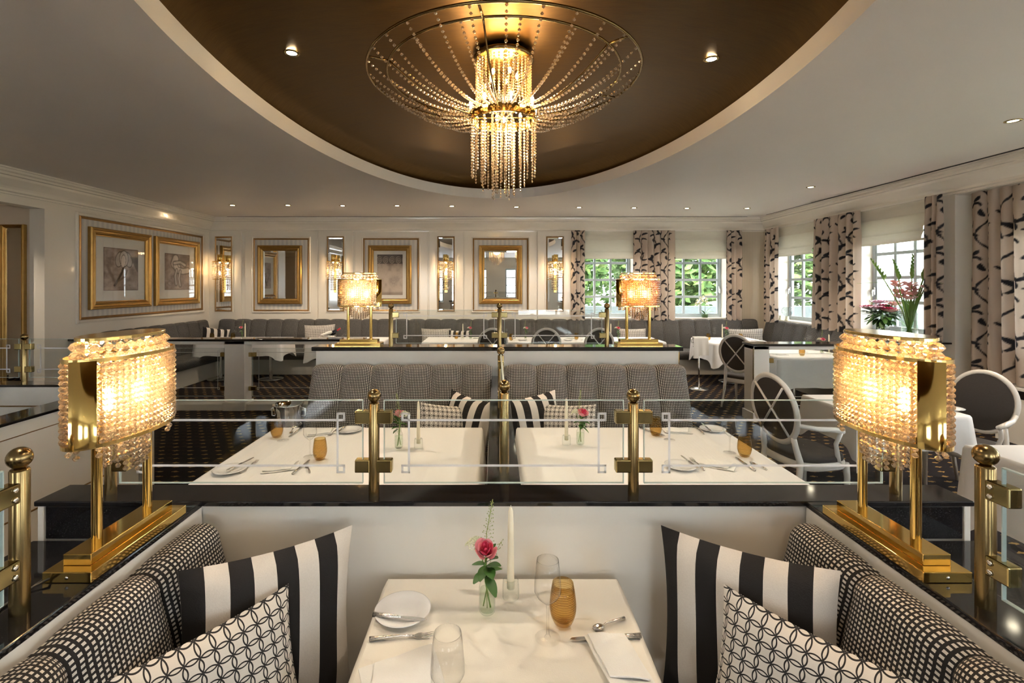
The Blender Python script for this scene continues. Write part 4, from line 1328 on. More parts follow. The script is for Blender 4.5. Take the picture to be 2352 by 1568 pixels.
cushion('striped_cushion', 'striped cushion on the middle bench by the window side candle', 0.46, 0.46, 0.14, (0.345, 3.60, 0.47), R(28), R(12), 'stripe', GS, roll=R(-4))
cushion('ring_cushion', 'small ring patterned cushion on the middle bench behind the wine cooler table', 0.42, 0.42, 0.13, (-0.36, 3.46, 0.47), R(28), R(16), 'rings', GRG, 0, roll=R(10))
cushion('ring_cushion', 'small ring patterned cushion on the middle bench behind the window side vase', 0.42, 0.42, 0.13, (0.53, 3.46, 0.47), R(-28), R(16), 'rings', GRG, 0, roll=R(-6))
cushion('striped_cushion', 'striped cushion on the corner bench under the drawings', 0.50, 0.45, 0.14, (-5.47, 9.42, 0.47), R(50), R(10), 'stripe', GS, roll=R(10))
cushion('ring_cushion', 'ring patterned cushion on the far bench under the gilt mirror, by the bottles', 0.62, 0.50, 0.14, (-3.52, 9.66, 0.47), 0, R(14), 'rings', GRG, 0, roll=R(-2))
cushion('ring_cushion', 'ring patterned cushion on the far bench beneath the mirror strip left of the chairs', 0.60, 0.42, 0.14, (-1.18, 9.66, 0.47), 0, R(14), 'rings', GRG, 0)
cushion('striped_cushion', 'striped cushion on the far bench at the end of the long table', 0.42, 0.40, 0.13, (-0.72, 9.5, 0.47), R(-10), R(14), 'stripe', GS)
cushion('ring_cushion', 'ring patterned cushion on the far bench behind the amber lamp', 0.55, 0.42, 0.14, (2.78, 9.66, 0.47), 0, R(14), 'rings', GRG, 0)
cushion('ring_cushion', 'ring patterned cushion in the window corner of the bench', 0.62, 0.42, 0.14, (4.92, 9.42, 0.49), R(-22), R(14), 'rings', GRG, 0, roll=R(-3))
cushion('ring_cushion', 'dark patterned cushion end behind the big lamp under the pilaster', 0.45, 0.40, 0.14, (5.2, 6.95, 0.69), R(-70), R(10), 'rings', GRG, 0)

# ================================================================== TABLES AND CLOTHS
def cloth_mesh(w, d, drop, seed, tip=0.35, fold=0.018):
    rnd = random.Random(seed)
    pts = []
    r = 0.02
    N = 26
    def side(ax, ay, bx, by):
        for k in range(N):
            f = k / N
            pts.append((ax + (bx - ax) * f, ay + (by - ay) * f))
    a, b = w / 2, d / 2
    side(-a, -b, a, -b); side(a, -b, a, b); side(a, b, -a, b); side(-a, b, -a, -b)
    n = len(pts)
    ph = [rnd.uniform(0, 6.28) for _ in range(4)]
    def nrm(x, y):
        cxn = 1 if abs(abs(x) - a) < 1e-6 else 0
        cyn = 1 if abs(abs(y) - b) < 1e-6 else 0
        v = Vector((math.copysign(cxn, x), math.copysign(cyn, y)))
        return v.normalized()
    rows = [[(x * 0.985, y * 0.985, 0.0) for x, y in pts], [(x, y, -0.002) for x, y in pts]]
    for t_ in (0.03, 0.1, 0.25, 0.45, 0.65, 0.85, 1.0):
        row = []
        for k, (x, y) in enumerate(pts):
            cd = min(math.hypot(abs(x) - a, abs(y) - b), 1)
            cf = math.exp(-(cd / 0.10) ** 2)
            v = nrm(x, y)
            s_ = x if abs(abs(y) - b) < 1e-6 else y
            wv = math.sin(s_ * 11 + ph[k * 4 // n]) * 0.6 + math.sin(s_ * 23 + ph[(k * 4 // n + 1) % 4]) * 0.4
            out = 0.010 + t_ * (0.008 + fold * (0.5 + wv)) * (1 - 0.6 * cf) + 0.035 * cf * t_
            z = -(0.006 + drop * t_ * (1 + tip * cf)) + 0.01 * wv * t_
            row.append((x + v.x * out, y + v.y * out, z))
        rows.append(row)
    m = MB()
    m.add([(x, y, z) for x, y, z in rows[0]], [tuple(range(n))], False)
    m.grid(rows, wrap=True)
    return m
TN = {}
def table(key, tlabel, clabel, x0, x1, y0, y1, drop=0.3, mat='cloth', seed=1, z=0.75, group='dining tables'):
    cx, cy = (x0 + x1) / 2, (y0 + y1) / 2; w, d = x1 - x0, y1 - y0
    r = thing('dining_table', tlabel, 'table', (cx, cy, 0), 0, group)
    MB().cbox(-w / 2 + 0.01, w / 2 - 0.01, -d / 2 + 0.01, d / 2 - 0.01, z - 0.04, z - 0.008, 0.004).build('table_top', 'plinth', r)
    for sx in ((-1, 1) if w > 1.1 else (0,)):
        xx = sx * (w / 2 - 0.3)
        MB().lathe([(0.035, 0.03), (0.03, 0.1), (0.03, z - 0.04)], 14, (xx, 0, 0)).build('pedestal', 'silver', r)
        MB().lathe([(0.0, 0.03), (0.05, 0.03), (0.22, 0.012), (0.23, 0.0), (0, 0)], 24, (xx, 0, 0)).build('base', 'silver', r)
    o = cloth_mesh(w, d, drop, seed).build('tablecloth', mat, None, (cx, cy, z + 0.001))
    tag(o, clabel, 'tablecloth', 'white tablecloths')
table('front', 'front booth table under the ivory cloth with the rose', 'ivory cloth on the front table with the pink rose', -0.362, 0.416, 0.78, 1.648, 0.25, 'creamcloth', 1)
table('ml', 'middle booth table beside the wine cooler', 'white cloth on the middle table beside the wine cooler', -1.54, -0.09, 2.36, 3.40, 0.28, 'cloth', 2)
table('mr', 'middle booth table on the window side', 'white cloth on the middle table on the window side', 0.16, 1.585, 2.36, 3.40, 0.28, 'cloth', 3)
table('t1', 'corner table behind the open partition under the drawings', 'white cloth on the corner table under the drawings', -5.42, -3.88, 8.72, 9.34, 0.27, 'cloth', 4)
table('t2', 'far table with the bottle tray behind the pale lamp', 'white cloth on the far table with the bottle tray', -3.40, -2.0, 8.72, 9.34, 0.30, 'cloth', 5)
table('t3', 'long far table behind the round-backed chairs, drawings half', 'white cloth on the long far table, drawings half', -1.28, 0.86, 8.52, 9.34, 0.28, 'cloth', 6)
table('t4', 'long far table behind the amber lamp, window half', 'white cloth on the long far table behind the amber lamp', 0.90, 3.02, 8.52, 9.34, 0.28, 'cloth', 7)
table('t5', 'far window table beside the standing wine cooler', 'white cloth on the far window table beside the standing wine cooler', 3.78, 4.85, 8.30, 9.28, 0.32, 'cloth', 8)
table('t6', 'window table behind the granite rail', 'white cloth hanging in a point behind the granite rail', 3.95, 5.00, 6.72, 7.75, 0.42, 'cloth', 9)
table('t7', 'small table between the two armchairs by the window', 'white cloth on the small table between the armchairs', 2.82, 3.66, 3.72, 4.42, 0.26, 'cloth', 10)
table('t8', 'near table at the picture edge behind the brass post', 'white cloth on the near table at the picture edge', 2.95, 4.2, 2.05, 3.03, 0.42, 'cloth', 11)

# ================================================================== CHAIRS
def make_chair(label):
    r = thing('oval_back_chair', label, 'chair', (0, 0, 0), 0, 'white oval-backed armchairs')
    tilt = R(9)
    def bp(x, z, o=0.0):     # point on the tilted back plane; z measured from seat
        return (x, -0.215 - (z - 0.45) * math.sin(tilt) - o, z)
    cz, rx, rz_ = 0.81, 0.235, 0.265
    ring = [bp(rx * math.cos(a), cz + rz_ * math.sin(a)) for a in [2 * PI * k / 40 for k in range(40)]]
    m = MB()
    rows = []
    for q in range(8):
        an = 2 * PI * q / 8
        dr, do = 0.024 * math.cos(an), 0.020 * math.sin(an)
        rows.append([bp((rx + dr) * math.cos(a), cz + (rz_ + dr) * math.sin(a), do) for a in [2 * PI * k / 40 for k in range(40)]])
    rows.append(rows[0])
    m.grid(rows, wrap=True); m.build('back_frame', 'chairwhite', r)
    m = MB()
    for sd, do in ((1, 0.012), (-1, -0.022)):
        rws = []
        for q in range(6):
            f = 1 - q / 5 * 0.998
            rws.append([bp((rx - 0.012) * f * math.cos(a), cz + (rz_ - 0.012) * f * math.sin(a), do + (0.006 if sd > 0 else -0.018) * (1 - f * f)) for a in [2 * PI * k / 32 for k in range(32)]])
        m.grid(rws, wrap=True, flip=(sd > 0))
    m.build('back_panel', 'darkfab', r)
    for sx in (-1, 1):
        a0 = R(42)
        p0 = Vector(bp(sx * (rx - 0.01) * math.cos(R(48)), cz + (rz_ - 0.01) * math.sin(R(48)), 0.026)); p1 = Vector(bp(-sx * (rx - 0.01) * math.cos(R(48)), cz - (rz_ - 0.01) * math.sin(R(48)), 0.026))
        MB().tube([p0, (p0 + p1) / 2, p1], 0.009, 6).build('cross_slat', 'chairwhite', r)
    # seat
    m = MB()
    rws = []
    def so(a, s_):
        c, q = math.cos(a), math.sin(a)
        return (0.245 * s_ * math.copysign(abs(c) ** 0.6, c), 0.225 * s_ * math.copysign(abs(q) ** 0.6, q))
    for (s_, z) in [(0.98, 0.43), (1.0, 0.45), (0.99, 0.468), (0.93, 0.48), (0.7, 0.49), (0.3, 0.495), (0.01, 0.495)]:
        rws.append([(*so(2 * PI * k / 28, s_), z) for k in range(28)])
    m.grid(rws, wrap=True); m.build('seat', 'darkfab', r)
    m = MB(); rws = []
    for (s_, z) in [(0.2, 0.37), (1.0, 0.37), (1.03, 0.38), (1.03, 0.425), (1.0, 0.432), (0.2, 0.432)]:
        rws.append([(*so(2 * PI * k / 28, s_), z) for k in range(28)])
    m.grid(rws, wrap=True); m.build('seat_frame', 'chairwhite', r)
    for sx in (-1, 1):
        MB().tube([(sx * 0.205, 0.19, 0.41), (sx * 0.21, 0.20, 0.30), (sx * 0.205, 0.20, 0.0)], [0.026, 0.022, 0.013], 8).build('leg', 'chairwhite', r)
        MB().tube([bp(sx * 0.165, cz - 0.19), bp(sx * 0.175, 0.54), (sx * 0.19, -0.20, 0.42), (sx * 0.195, -0.225, 0.25), (sx * 0.20, -0.31, 0.0)], [0.02, 0.022, 0.025, 0.021, 0.014], 8).build('leg', 'chairwhite', r)
        MB().tube([bp(sx * 0.232, 0.73), (sx * 0.262, -0.12, 0.705), (sx * 0.275, 0.03, 0.695), (sx * 0.262, 0.11, 0.675)], [0.017, 0.019, 0.021, 0.020], 8).build('armrest', 'chairwhite', r)
        MB().tube([(sx * 0.265, 0.09, 0.675), (sx * 0.258, 0.05, 0.58), (sx * 0.235, 0.09, 0.47), (sx * 0.225, 0.11, 0.41)], [0.017, 0.016, 0.018, 0.02], 8).build('arm_support', 'chairwhite', r)
    return r
ch = make_chair('white armchair with oval crossed back beside the small table')
ch.location = (2.46, 3.85, 0); ch.rotation_euler = (0, 0, R(-80)); ch.scale = (0.97, 0.97, 0.97)
dup(ch, (3.62, 7.0, 0), R(-50), 'white oval-backed chair standing beside the rail partition and the standing cooler')
o = dup(ch, (3.96, 4.06, 0), R(112), 'white armchair with plain dark oval back facing us under the long curtain'); o.scale = (0.93, 0.93, 0.93)
dup(ch, (-0.03, 8.12, 0), 0, 'oval-backed chair at the long far table, seen behind the middle post')
dup(ch, (0.84, 8.12, 0), 0, 'oval-backed chair in the middle of the three at the long far table')
dup(ch, (1.70, 8.12, 0), 0, 'oval-backed chair at the long far table nearest the amber lamp')

# ================================================================== TABLE LAMPS WITH CRYSTAL STRANDS
def make_lamp(label, s, energy=1.9):
    """long axis along y; plate on the front end turned towards +x (s=1) or -x (s=-1)"""
    r = thing('crystal_table_lamp', label, 'lamp', (0, 0, 0), 0, 'gold table lamps with crystal strands')
    MB().cbox(-0.062, 0.062, -0.188, 0.188, 0.0, 0.027, 0.002).build('base_plate', 'gold', r)
    MB().cbox(-0.036, 0.036, -0.158, 0.158, 0.027, 0.056, 0.002).build('base_block', 'gold', r)
    MB().lathe([(0, 0.001), (0.004, 0.001), (0.0045, 0.0)], 8, mtx=Matrix.Translation((0, -0.1882, 0.013)) @ Matrix.Rotation(R(90), 4, 'X')).build('base_screw', 'silver', r)
    for y in (-0.095, 0.095):
        MB().lathe([(0.0125, 0.056), (0.0125, 0.55)], 18, (0, y, 0)).build('pole', 'gold', r)
    A, B = 0.183, 0.088
    z0, z1, z2 = 0.333, 0.555, 0.612
    def el(a, f=1.0):
        return (A * 0 + B * f * math.cos(a), A * f * math.sin(a))
    def ring(z, f, h, t_, nm):
        m = MB(); n = 56
        rows = []
        for (df, dz) in [(0, -h / 2), (0, h / 2), (-t_, h / 2), (-t_, -h / 2), (0, -h / 2)]:
            rows.append([((B * f + df) * math.cos(2 * PI * k / n), (A * f + df) * math.sin(2 * PI * k / n), z + dz) for k in range(n)])
        m.grid(rows, wrap=True, smooth=False); return m.build(nm, 'goldrim', r)
    ring(z1, 1.0, 0.010, 0.006, 'shade_ring'); ring(z0, 1.0, 0.010, 0.006, 'shade_ring')
    m = MB(); n = 48; f = 0.80
    rows = [[(0, 0, z2)] * n]
    for (k_, z) in [(0.995, z2), (1.0, z2 - 0.002), (1.0, z2 - 0.009), (0.97, z2 - 0.009), (0.02, z2 - 0.009)]:
        rows.append([(B * f * k_ * math.cos(2 * PI * k / n), A * f * k_ * math.sin(2 * PI * k / n), z) for k in range(n)])
    m.grid(rows, wrap=True, smooth=False); m.build('cap', 'goldrim', r)
    # curved gold plates, point symmetric
    for e in (-1, 1):
        a0 = -PI / 2 if e < 0 else PI / 2
        aa = arc(a0 + R(2) * s, a0 + R(33) * s, 12)
        m = MB(); rows = []
        for (df, z) in [(0.004, z0), (0.004, z1), (0.001, z1), (0.001, z0), (0.004, z0)]:
            rows.append([((B + df) * math.cos(a), (A + df) * math.sin(a), z) for a in aa])
        m.grid(rows); m.build('gold_plate', 'gold', r)
    # outer strands
    def strand(x, y, zt, nb, rb, pitch, nm='crystal_strand', sides=6):
        m = MB()
        for j in range(nb):
            bead(m, (x, y, zt - pitch * (j + 0.5)), rb, pitch * 0.98, sides)
        m.build(nm, 'crystal', r)
    # equal arc-length samples round the ellipse
    def around(f, cnt):
        T = [2 * PI * k / 720 for k in range(721)]
        P = [(B * f * math.cos(a), A * f * math.sin(a)) for a in T]
        S = [0]
        for p, q in zip(P, P[1:]): S.append(S[-1] + math.hypot(q[0] - p[0], q[1] - p[1]))
        out = []; j = 0
        for k in range(cnt):
            g = S[-1] * k / cnt
            while S[j] < g: j += 1
            out.append((T[j], P[j]))
        return out
    for (a, (x, y)) in around(0.97, 52):
        skip = False
        for a0 in (-PI / 2, PI / 2):
            d = ((a - a0) * s + PI) % (2 * PI) - PI
            if R(0) < d < R(35): skip = True
        if skip: continue
        strand(x, y, z1 - 0.006, 14, 0.0078, 0.0152)
    for (a, (x, y)) in around(0.80, 24):
        m = MB()
        for j in range(3):
            bead(m, (x, y, z2 - 0.014 - 0.024 * (j + 0.5)), 0.0125, 0.0235, 8)
        m.build('crystal_drop', 'crystal', r)
    for (a, (x, y)) in around(0.80, 40):
        strand(x, y, z1 - 0.02, 12, 0.0075, 0.0155)
    for (a, (x, y)) in around(0.46, 20):
        strand(x, y, z0 + 0.03, 8 + int(2 * math.cos(2 * a)), 0.0075, 0.0152)
    for (a, (x, y)) in around(0.88, 16):
        if abs(math.sin(a)) > 0.55:
            strand(x, y, z0 - 0.004, 2, 0.0082, 0.0165)
    for y in (-0.06, 0.06):
        MB().lathe([(0, 0.07), (0.012, 0.06), (0.017, 0.035), (0.012, 0.008), (0.008, 0.0)], 12, (0, y, 0.40)).build('bulb', 'bulb', r)
        MB().lathe([(0.009, 0.0), (0.009, -0.03)], 10, (0, y, 0.40)).build('bulb_socket', 'gold', r)
    MB().cbox(-0.012, 0.012, -0.10, 0.10, 0.362, 0.370, 0.002).build('socket_bar', 'gold', r)
    lamp_point(r, (0, 0, 0.455), energy, WARM, 0.03)
    lamp_point(r, (0, 0, 0.585), energy * 0.25, WARM, 0.015)
    return r
lamp_l = make_lamp('large lit gold crystal lamp on the ledge, drawings side', 1)
lamp_l.location = (-1.078, 1.405, LZ)
lamp_r = make_lamp('large lit gold crystal lamp on the ledge, window side', -1)
lamp_r.location = (1.142, 1.405, LZ)
dup(lamp_r, (-1.135, 4.065, MZ), R(90), 'small-looking pale crystal lamp on the raised ledge before the frieze print')
amb = dup(lamp_l, (1.207, 4.065, MZ), R(-90), 'amber glowing crystal lamp on the raised ledge before the garden window')
M['crystalglow'] = crystal('glow_tinted_crystal', (0.95, 0.70, 0.42), 0.46, 0.20)  # cut crystal again, with the lamp's amber glow put into the tint
for root, col in ((amb, (1.0, 0.50, 0.14)), (lamp_r, (1.0, 0.58, 0.22))):
    for o in root.children:
        if o.type == 'LIGHT':
            o.data = o.data.copy(); o.data.color = col
        elif root is amb and o.name.startswith('crystal'):
            o.material_slots[0].link = 'OBJECT'; o.material_slots[0].material = M['crystalglow']
m = MB(); m.tube([(-1.12, 1.22, LZ + 0.012), (-1.14, 1.19, LZ + 0.006), (-1.142, 1.12, LZ + 0.005), (-1.12, 1.05, LZ + 0.005), (-1.135, 0.9, LZ + 0.005)], 0.003, 6)
tag(m.build('lamp_cord', 'black'), 'black lamp cord lying on the granite ledge', 'cord')

# ================================================================== CHANDELIER
def chandelier():
    cx, cy = 0.07, 3.83
    r = thing('crystal_chandelier', 'crystal bead chandelier hanging in the bronze dome', 'chandelier', (cx, cy, 0))
    ZR, RO, RI = 3.385, 1.05, 0.90
    ZL, RL = 3.075, 0.252
    def ring(R_, z, t_, nm, mt='brass', n=72):
        MB().tube([(R_ * math.cos(2 * PI * k / n), R_ * math.sin(2 * PI * k / n), z) for k in range(n)], t_, 6, closed=True).build(nm, mt, r)
    ring(RO, ZR, 0.010, 'outer_ring'); ring(RI, ZR - 0.004, 0.009, 'inner_ring')
    for k in range(6):
        a = 2 * PI * (k + 0.35) / 6
        MB().tube([(RI * math.cos(a), RI * math.sin(a), ZR - 0.004), (RO * math.cos(a), RO * math.sin(a), ZR)], 0.009, 6).build('tie_bar', 'brass', r)
        pts = []
        for t_ in arc(0, 1, 10):
            rr = RI + (RL + 0.01 - RI) * t_
            pts.append((rr * math.cos(a), rr * math.sin(a), ZR + (ZL - ZR) * t_ - 0.11 * 4 * t_ * (1 - t_) * 0.6))
        MB().tube(pts, 0.007, 6).build('curved_arm', 'brass', r)
    # lower band with ribs
    n = 64
    m = MB(); rows = []
    for (rr, z) in [(RL, ZL - 0.035), (RL + 0.004, ZL - 0.03), (RL, ZL + 0.03), (RL + 0.004, ZL + 0.035), (RL - 0.008, ZL + 0.035), (RL - 0.008, ZL - 0.035), (RL, ZL - 0.035)]:
        rows.append([((rr + 0.002 * (k % 2)) * math.cos(2 * PI * k / n), (rr + 0.002 * (k % 2)) * math.sin(2 * PI * k / n), z) for k in range(n)])
    m.grid(rows, wrap=True, smooth=False).build('ribbed_band', 'gold', r)
    for k in range(3):
        a = PI * k / 3
        MB().tube([(RL * math.cos(a), RL * math.sin(a), ZL), (-RL * math.cos(a), -RL * math.sin(a), ZL)], 0.007, 6).build('spoke', 'brass', r)
    MB().tube([(0, 0, ZL), (0, 0, 3.2)], 0.012, 8).build('stem', 'brass', r)
    # draped strands
    cnt = 30
    for k in range(cnt):
        a = 2 * PI * (k + 0.5) / cnt
        for (R0, z0, sag, skip, off) in ((RO, ZR, 0.10, 1, 0.0), (RI, ZR, 0.05, 2, 0.10)):
            if k % skip: continue
            aa = a + off
            m = MB()
            L = math.hypot(R0 - RL, z0 - ZL) * 1.05
            nb = int(L / 0.031)
            for j in range(nb):
                t_ = (j + 0.5) / nb
                rr = R0 + (RL + 0.015 - R0) * t_
                z = z0 + (ZL + 0.02 - z0) * t_ - sag * 4 * t_ * (1 - t_)
                s_ = 0.0125 - 0.003 * abs(t_ - 0.6)
                bead(m, (rr * math.cos(aa), rr * math.sin(aa), z), s_, 0.023, 6)
            m.build('crystal_strand', 'crystalch', r)
    # hanging strands
    for (R0, cnt, zt, L) in ((RL, 22, ZL - 0.04, 0.45), (0.17, 14, ZL - 0.02, 0.55), (0.09, 8, ZL - 0.02, 0.62)):
        for k in range(cnt):
            a = 2 * PI * (k + 0.3) / cnt
            m = MB()
            nb = int((L + 0.02 * math.sin(k * 2.3)) / 0.024)
            for j in range(nb):
                f = 1.0 if j < nb * 0.6 else 0.75
                bead(m, (R0 * math.cos(a), R0 * math.sin(a), zt - 0.024 * (j + 0.5)), 0.0105 * f, 0.0215, 5)
            m.build('crystal_strand', 'crystalch', r)
    # central drum
    MB().lathe([(0, 3.55), (0.235, 3.55), (0.24, 3.545), (0.24, 3.52), (0.225, 3.515), (0, 3.515)], 40).build('canopy', 'brass', r)
    MB().lathe([(0.205, 3.515), (0.205, 3.19)], 40, smooth=True).build('drum_liner', glassy('amber_drum_film', (1.0, 0.86, 0.60), 0.3), r)
    for k in range(36):
        a = 2 * PI * k / 36
        m = MB()
        for j in range(15):
            bead(m, (0.215 * math.cos(a), 0.215 * math.sin(a), 3.505 - 0.022 * (j + 0.5)), 0.0095, 0.0205, 5)
        m.build('crystal_strand', 'crystalch', r)
    BL = [(0.262, 2 * PI * (k + 0.25) / 8, ZL + 0.075) for k in range(8)]
    for (rr, a, z) in BL:
        MB().lathe([(0, 0.045), (0.009, 0.035), (0.014, 0.015), (0.009, -0.005), (0.006, -0.03)], 10, (rr * math.cos(a), rr * math.sin(a), z)).build('bulb', 'bulb', r)
    for k in range(5):
        a = 2 * PI * (k + 0.1) / 5
        MB().lathe([(0, 0.04), (0.01, 0.03), (0.014, 0.01), (0.008, -0.01)], 10, (0.11 * math.cos(a), 0.11 * math.sin(a), 3.40)).build('bulb', 'bulb', r)
    MB().lathe([(0, 0.03), (0.014, 0.01), (0.008, -0.02)], 10, (0, -0.1, ZL - 0.05)).build('bulb', 'bulb', r)
    lamp_point(r, (0, 0, 3.36), 14.0, WARM, 0.12)
    lamp_point(r, (0, 0, 2.90), 10.0, WARM, 0.12)
    for k in range(4):
        a = 2 * PI * (k + 0.5) / 4
        lamp_point(r, (0.33 * math.cos(a), 0.33 * math.sin(a), ZL + 0.10), 3.0, WARM, 0.04)
    return r
chandelier()

# ================================================================== TABLEWARE
TZ = 0.752
GLASS = None
def make_wine(label, loc):
    r = thing('wine_glass', label, 'wine glass', loc, 0, 'clear wine glasses')
    MB().lathe([(0.0, 0.004), (0.012, 0.0035), (0.034, 0.0015), (0.036, 0.0005)], 28).build('foot', 'wineglass', r)
    MB().lathe([(0.010, 0.003), (0.005, 0.010), (0.0036, 0.03), (0.0034, 0.07), (0.005, 0.095)], 10).build('stem', 'wineglass', r)
    MB().lathe([(0.004, 0.095), (0.012, 0.101), (0.030, 0.118), (0.0385, 0.134), (0.0375, 0.155), (0.0345, 0.190), (0.0310, 0.222), (0.0304, 0.2222), (0.0305, 0.2205)], 28).build('bowl', 'wineglass', r)
    return r
def make_tumbler(label, loc):
    r = thing('amber_tumbler', label, 'tumbler', loc, 0, 'amber glass tumblers')
    pr = [(0.0, 0.002), (0.020, 0.001), (0.027, 0.006), (0.034, 0.022), (0.0385, 0.045), (0.0385, 0.062), (0.0355, 0.09), (0.0308, 0.122)]
    MB().lathe(pr + [(0.0300, 0.122), (0.0345, 0.09), (0.0374, 0.062), (0.0374, 0.045), (0.032, 0.022), (0.02, 0.011), (0, 0.010)], 28).build('glass_body', 'amber', r)
    m = MB()
    for k in range(12):
        z = 0.03 + k * 0.0065
        rr = np.interp(z, [p[1] for p in pr[3:]], [p[0] for p in pr[3:]]) + 0.0002
        m.tube([(rr * math.cos(2 * PI * q / 28), rr * math.sin(2 * PI * q / 28), z) for q in range(28)], 0.0006, 3, closed=True)
    m.build('spun_ridges', 'amber', r)
    return r
def make_plate(label, loc, rad=0.085):
    m = MB(); m.lathe([(0, 0.006), (rad * 0.58, 0.006), (rad * 0.64, 0.009), (rad * 0.97, 0.0165), (rad, 0.0155), (rad * 0.97, 0.013), (rad * 0.62, 0.003), (rad * 0.6, 0.0), (0, 0.0)], 40)
    return tag(m.build('side_plate', 'china', None, loc), label, 'plate', 'white side plates')
def knife_parts(r, L=0.20, butter=False):
    hl = L * 0.52
    m = MB(); m.tube([(-L / 2, 0, 0.006), (-L / 2 + hl * 0.5, 0, 0.0062), (-L / 2 + hl, 0, 0.006)], [0.0075, 0.0062, 0.0052], 8); m.build('handle', 'handle', r)
    x0 = -L / 2 + hl; w = 0.011 if not butter else 0.013
    poly = [(x0, -0.005), (x0 + 0.012, -w * 0.5), (L / 2 - 0.03, -w * 0.62), (L / 2 - 0.008, -w * 0.45), (L / 2, w * 0.15), (L / 2 - 0.02, w * 0.5), (x0 + 0.02, w * 0.5), (x0, 0.005)]
    MB().prism(poly, 0.0045, 0.0065).build('blade', 'silver', r)
def make_knife(label, loc, rz, L=0.20, butter=False):
    r = thing('butter_knife' if butter else 'table_knife', label, 'knife', loc, rz, 'silver cutlery')
    knife_parts(r, L, butter)
    return r
def make_fork(label, loc, rz, L=0.18):
    r = thing('table_fork', label, 'fork', loc, rz, 'silver cutlery')
    MB().tube([(-L / 2, 0, 0.005), (-L / 2 + 0.05, 0, 0.007), (0.0, 0, 0.008), (0.035, 0, 0.005)], [0.0065, 0.005, 0.0032, 0.003], 8).build('handle', 'handle', r)
    MB().prism([(0.032, -0.003), (0.045, -0.010), (0.056, -0.0105), (0.056, 0.0105), (0.045, 0.010), (0.032, 0.003)], 0.003, 0.005).build('fork_head', 'silver', r)
    for k in range(4):
        y = -0.009 + k * 0.006
        MB().tube([(0.055, y, 0.004), (0.07, y, 0.003), (0.09, y * 0.9, 0.007)], [0.0016, 0.0015, 0.0008], 6).build('tine', 'silver', r)
    return r
def make_spoon(label, loc, rz, L=0.135):
    r = thing('tea_spoon', label, 'spoon', loc, rz, 'silver cutlery')
    MB().tube([(-L / 2, 0, 0.005), (-L / 2 + 0.03, 0, 0.008), (0.01, 0, 0.010), (L / 2 - 0.036, 0, 0.005)], [0.0055, 0.0042, 0.0026, 0.0026], 8).build('handle', 'handle', r)
    rows = []
    for q in range(7):
        f = q / 6
        rows.append([(L / 2 - 0.020 + 0.019 * f * math.cos(a), 0.0125 * f * math.sin(a), 0.001 + 0.006 * f * f) for a in [2 * PI * k / 18 for k in range(18)]])
    rows[0] = [(L / 2 - 0.02, 0, 0.001)] * 18
    rows.append([(p[0], p[1], p[2] - 0.001) for p in rows[-1]])
    MB().grid(rows, wrap=True).build('bowl', 'silver', r)
    return r
def make_napkin(label, loc, rz, w=0.19, d=0.11, seed=0):
    r = thing('folded_napkin', label, 'napkin', loc, rz, 'folded white napkins')
    rnd = random.Random(seed)
    def sheet(poly, z, bow, nm, th=0.004):
        (a, b, c, e) = [Vector((p[0], p[1], 0)) for p in poly]
        n = 9; P = []; Q = []
        for j in range(n):
            v = j / (n - 1)
            rw = []
            for i in range(n):
                u = i / (n - 1)
                p = (a * (1 - u) + b * u) * (1 - v) + (e * (1 - u) + c * u) * v
                rw.append((p.x, p.y, z + bow * math.sin(PI * v) * (0.4 + 0.6 * u) + 0.0015 * math.sin(9 * u + 5 * v + seed)))
            P.append(rw)
        m = MB(); m.grid(P)
        low = [[(x, y, zz - th) for x, y, zz in rw] for rw in P]
        m.grid(low, flip=True)
        loop = [P[0][i] for i in range(n)] + [P[j][-1] for j in range(1, n)] + [P[-1][i] for i in range(n - 2, -1, -1)] + [P[j][0] for j in range(n - 2, 0, -1)]
        m.grid([[(x, y, zz - th) for x, y, zz in loop], loop], wrap=True)
        m.build(nm, 'napkin', r)
    a, b = w / 2, d / 2
    sheet([(-a, -b), (a * 0.9, -b), (a, b), (-a, b * 0.9)], 0.006, 0.003, 'lower_fold')
    sheet([(-a * 0.92, -b * 0.8), (a * 0.55, -b * 0.95), (a * 0.95, b * 0.85), (-a * 0.6, b * 0.8)], 0.013, 0.010, 'upper_fold')
    return r
def make_vase(label, loc):
    r = thing('bud_vase', label, 'vase', loc, 0, 'small glass bud vases')
    MB().lathe([(0.0, 0.006), (0.020, 0.004), (0.0245, 0.010), (0.0248, 0.02), (0.0248, 0.082), (0.022, 0.093), (0.0165, 0.102), (0.0158, 0.118), (0.0178, 0.124), (0.0165, 0.124), (0.0145, 0.117), (0.015, 0.102)], 26).build('glass_body', 'thickglass', r)
    MB().lathe([(0.0, 0.012), (0.0215, 0.012), (0.0222, 0.02), (0.0222, 0.075), (0.0, 0.075)], 22).build('water', 'water', r)
    return r
def petal_cup(mb, c, rad, h, a0, span, tilt, curl, n=6):
    rows = []
    for j in range(n + 1):
        v = j / n
        rr = rad * (0.25 + 0.75 * math.sin(PI * 0.5 * min(1, v * 1.15))) * (1 + tilt * v)
        rows.append([(c[0] + rr * (1 + curl * v ** 3) * math.cos(a0 + span * (i / 6 - 0.5) * (1 - 0.35 * v ** 4)), c[1] + rr * (1 + curl * v ** 3) * math.sin(a0 + span * (i / 6 - 0.5) * (1 - 0.35 * v ** 4)), c[2] + h * (v - 0.25 * (abs(i / 6 - 0.5) * 2) ** 2 * v)) for i in range(7)])
    mb.grid(rows)
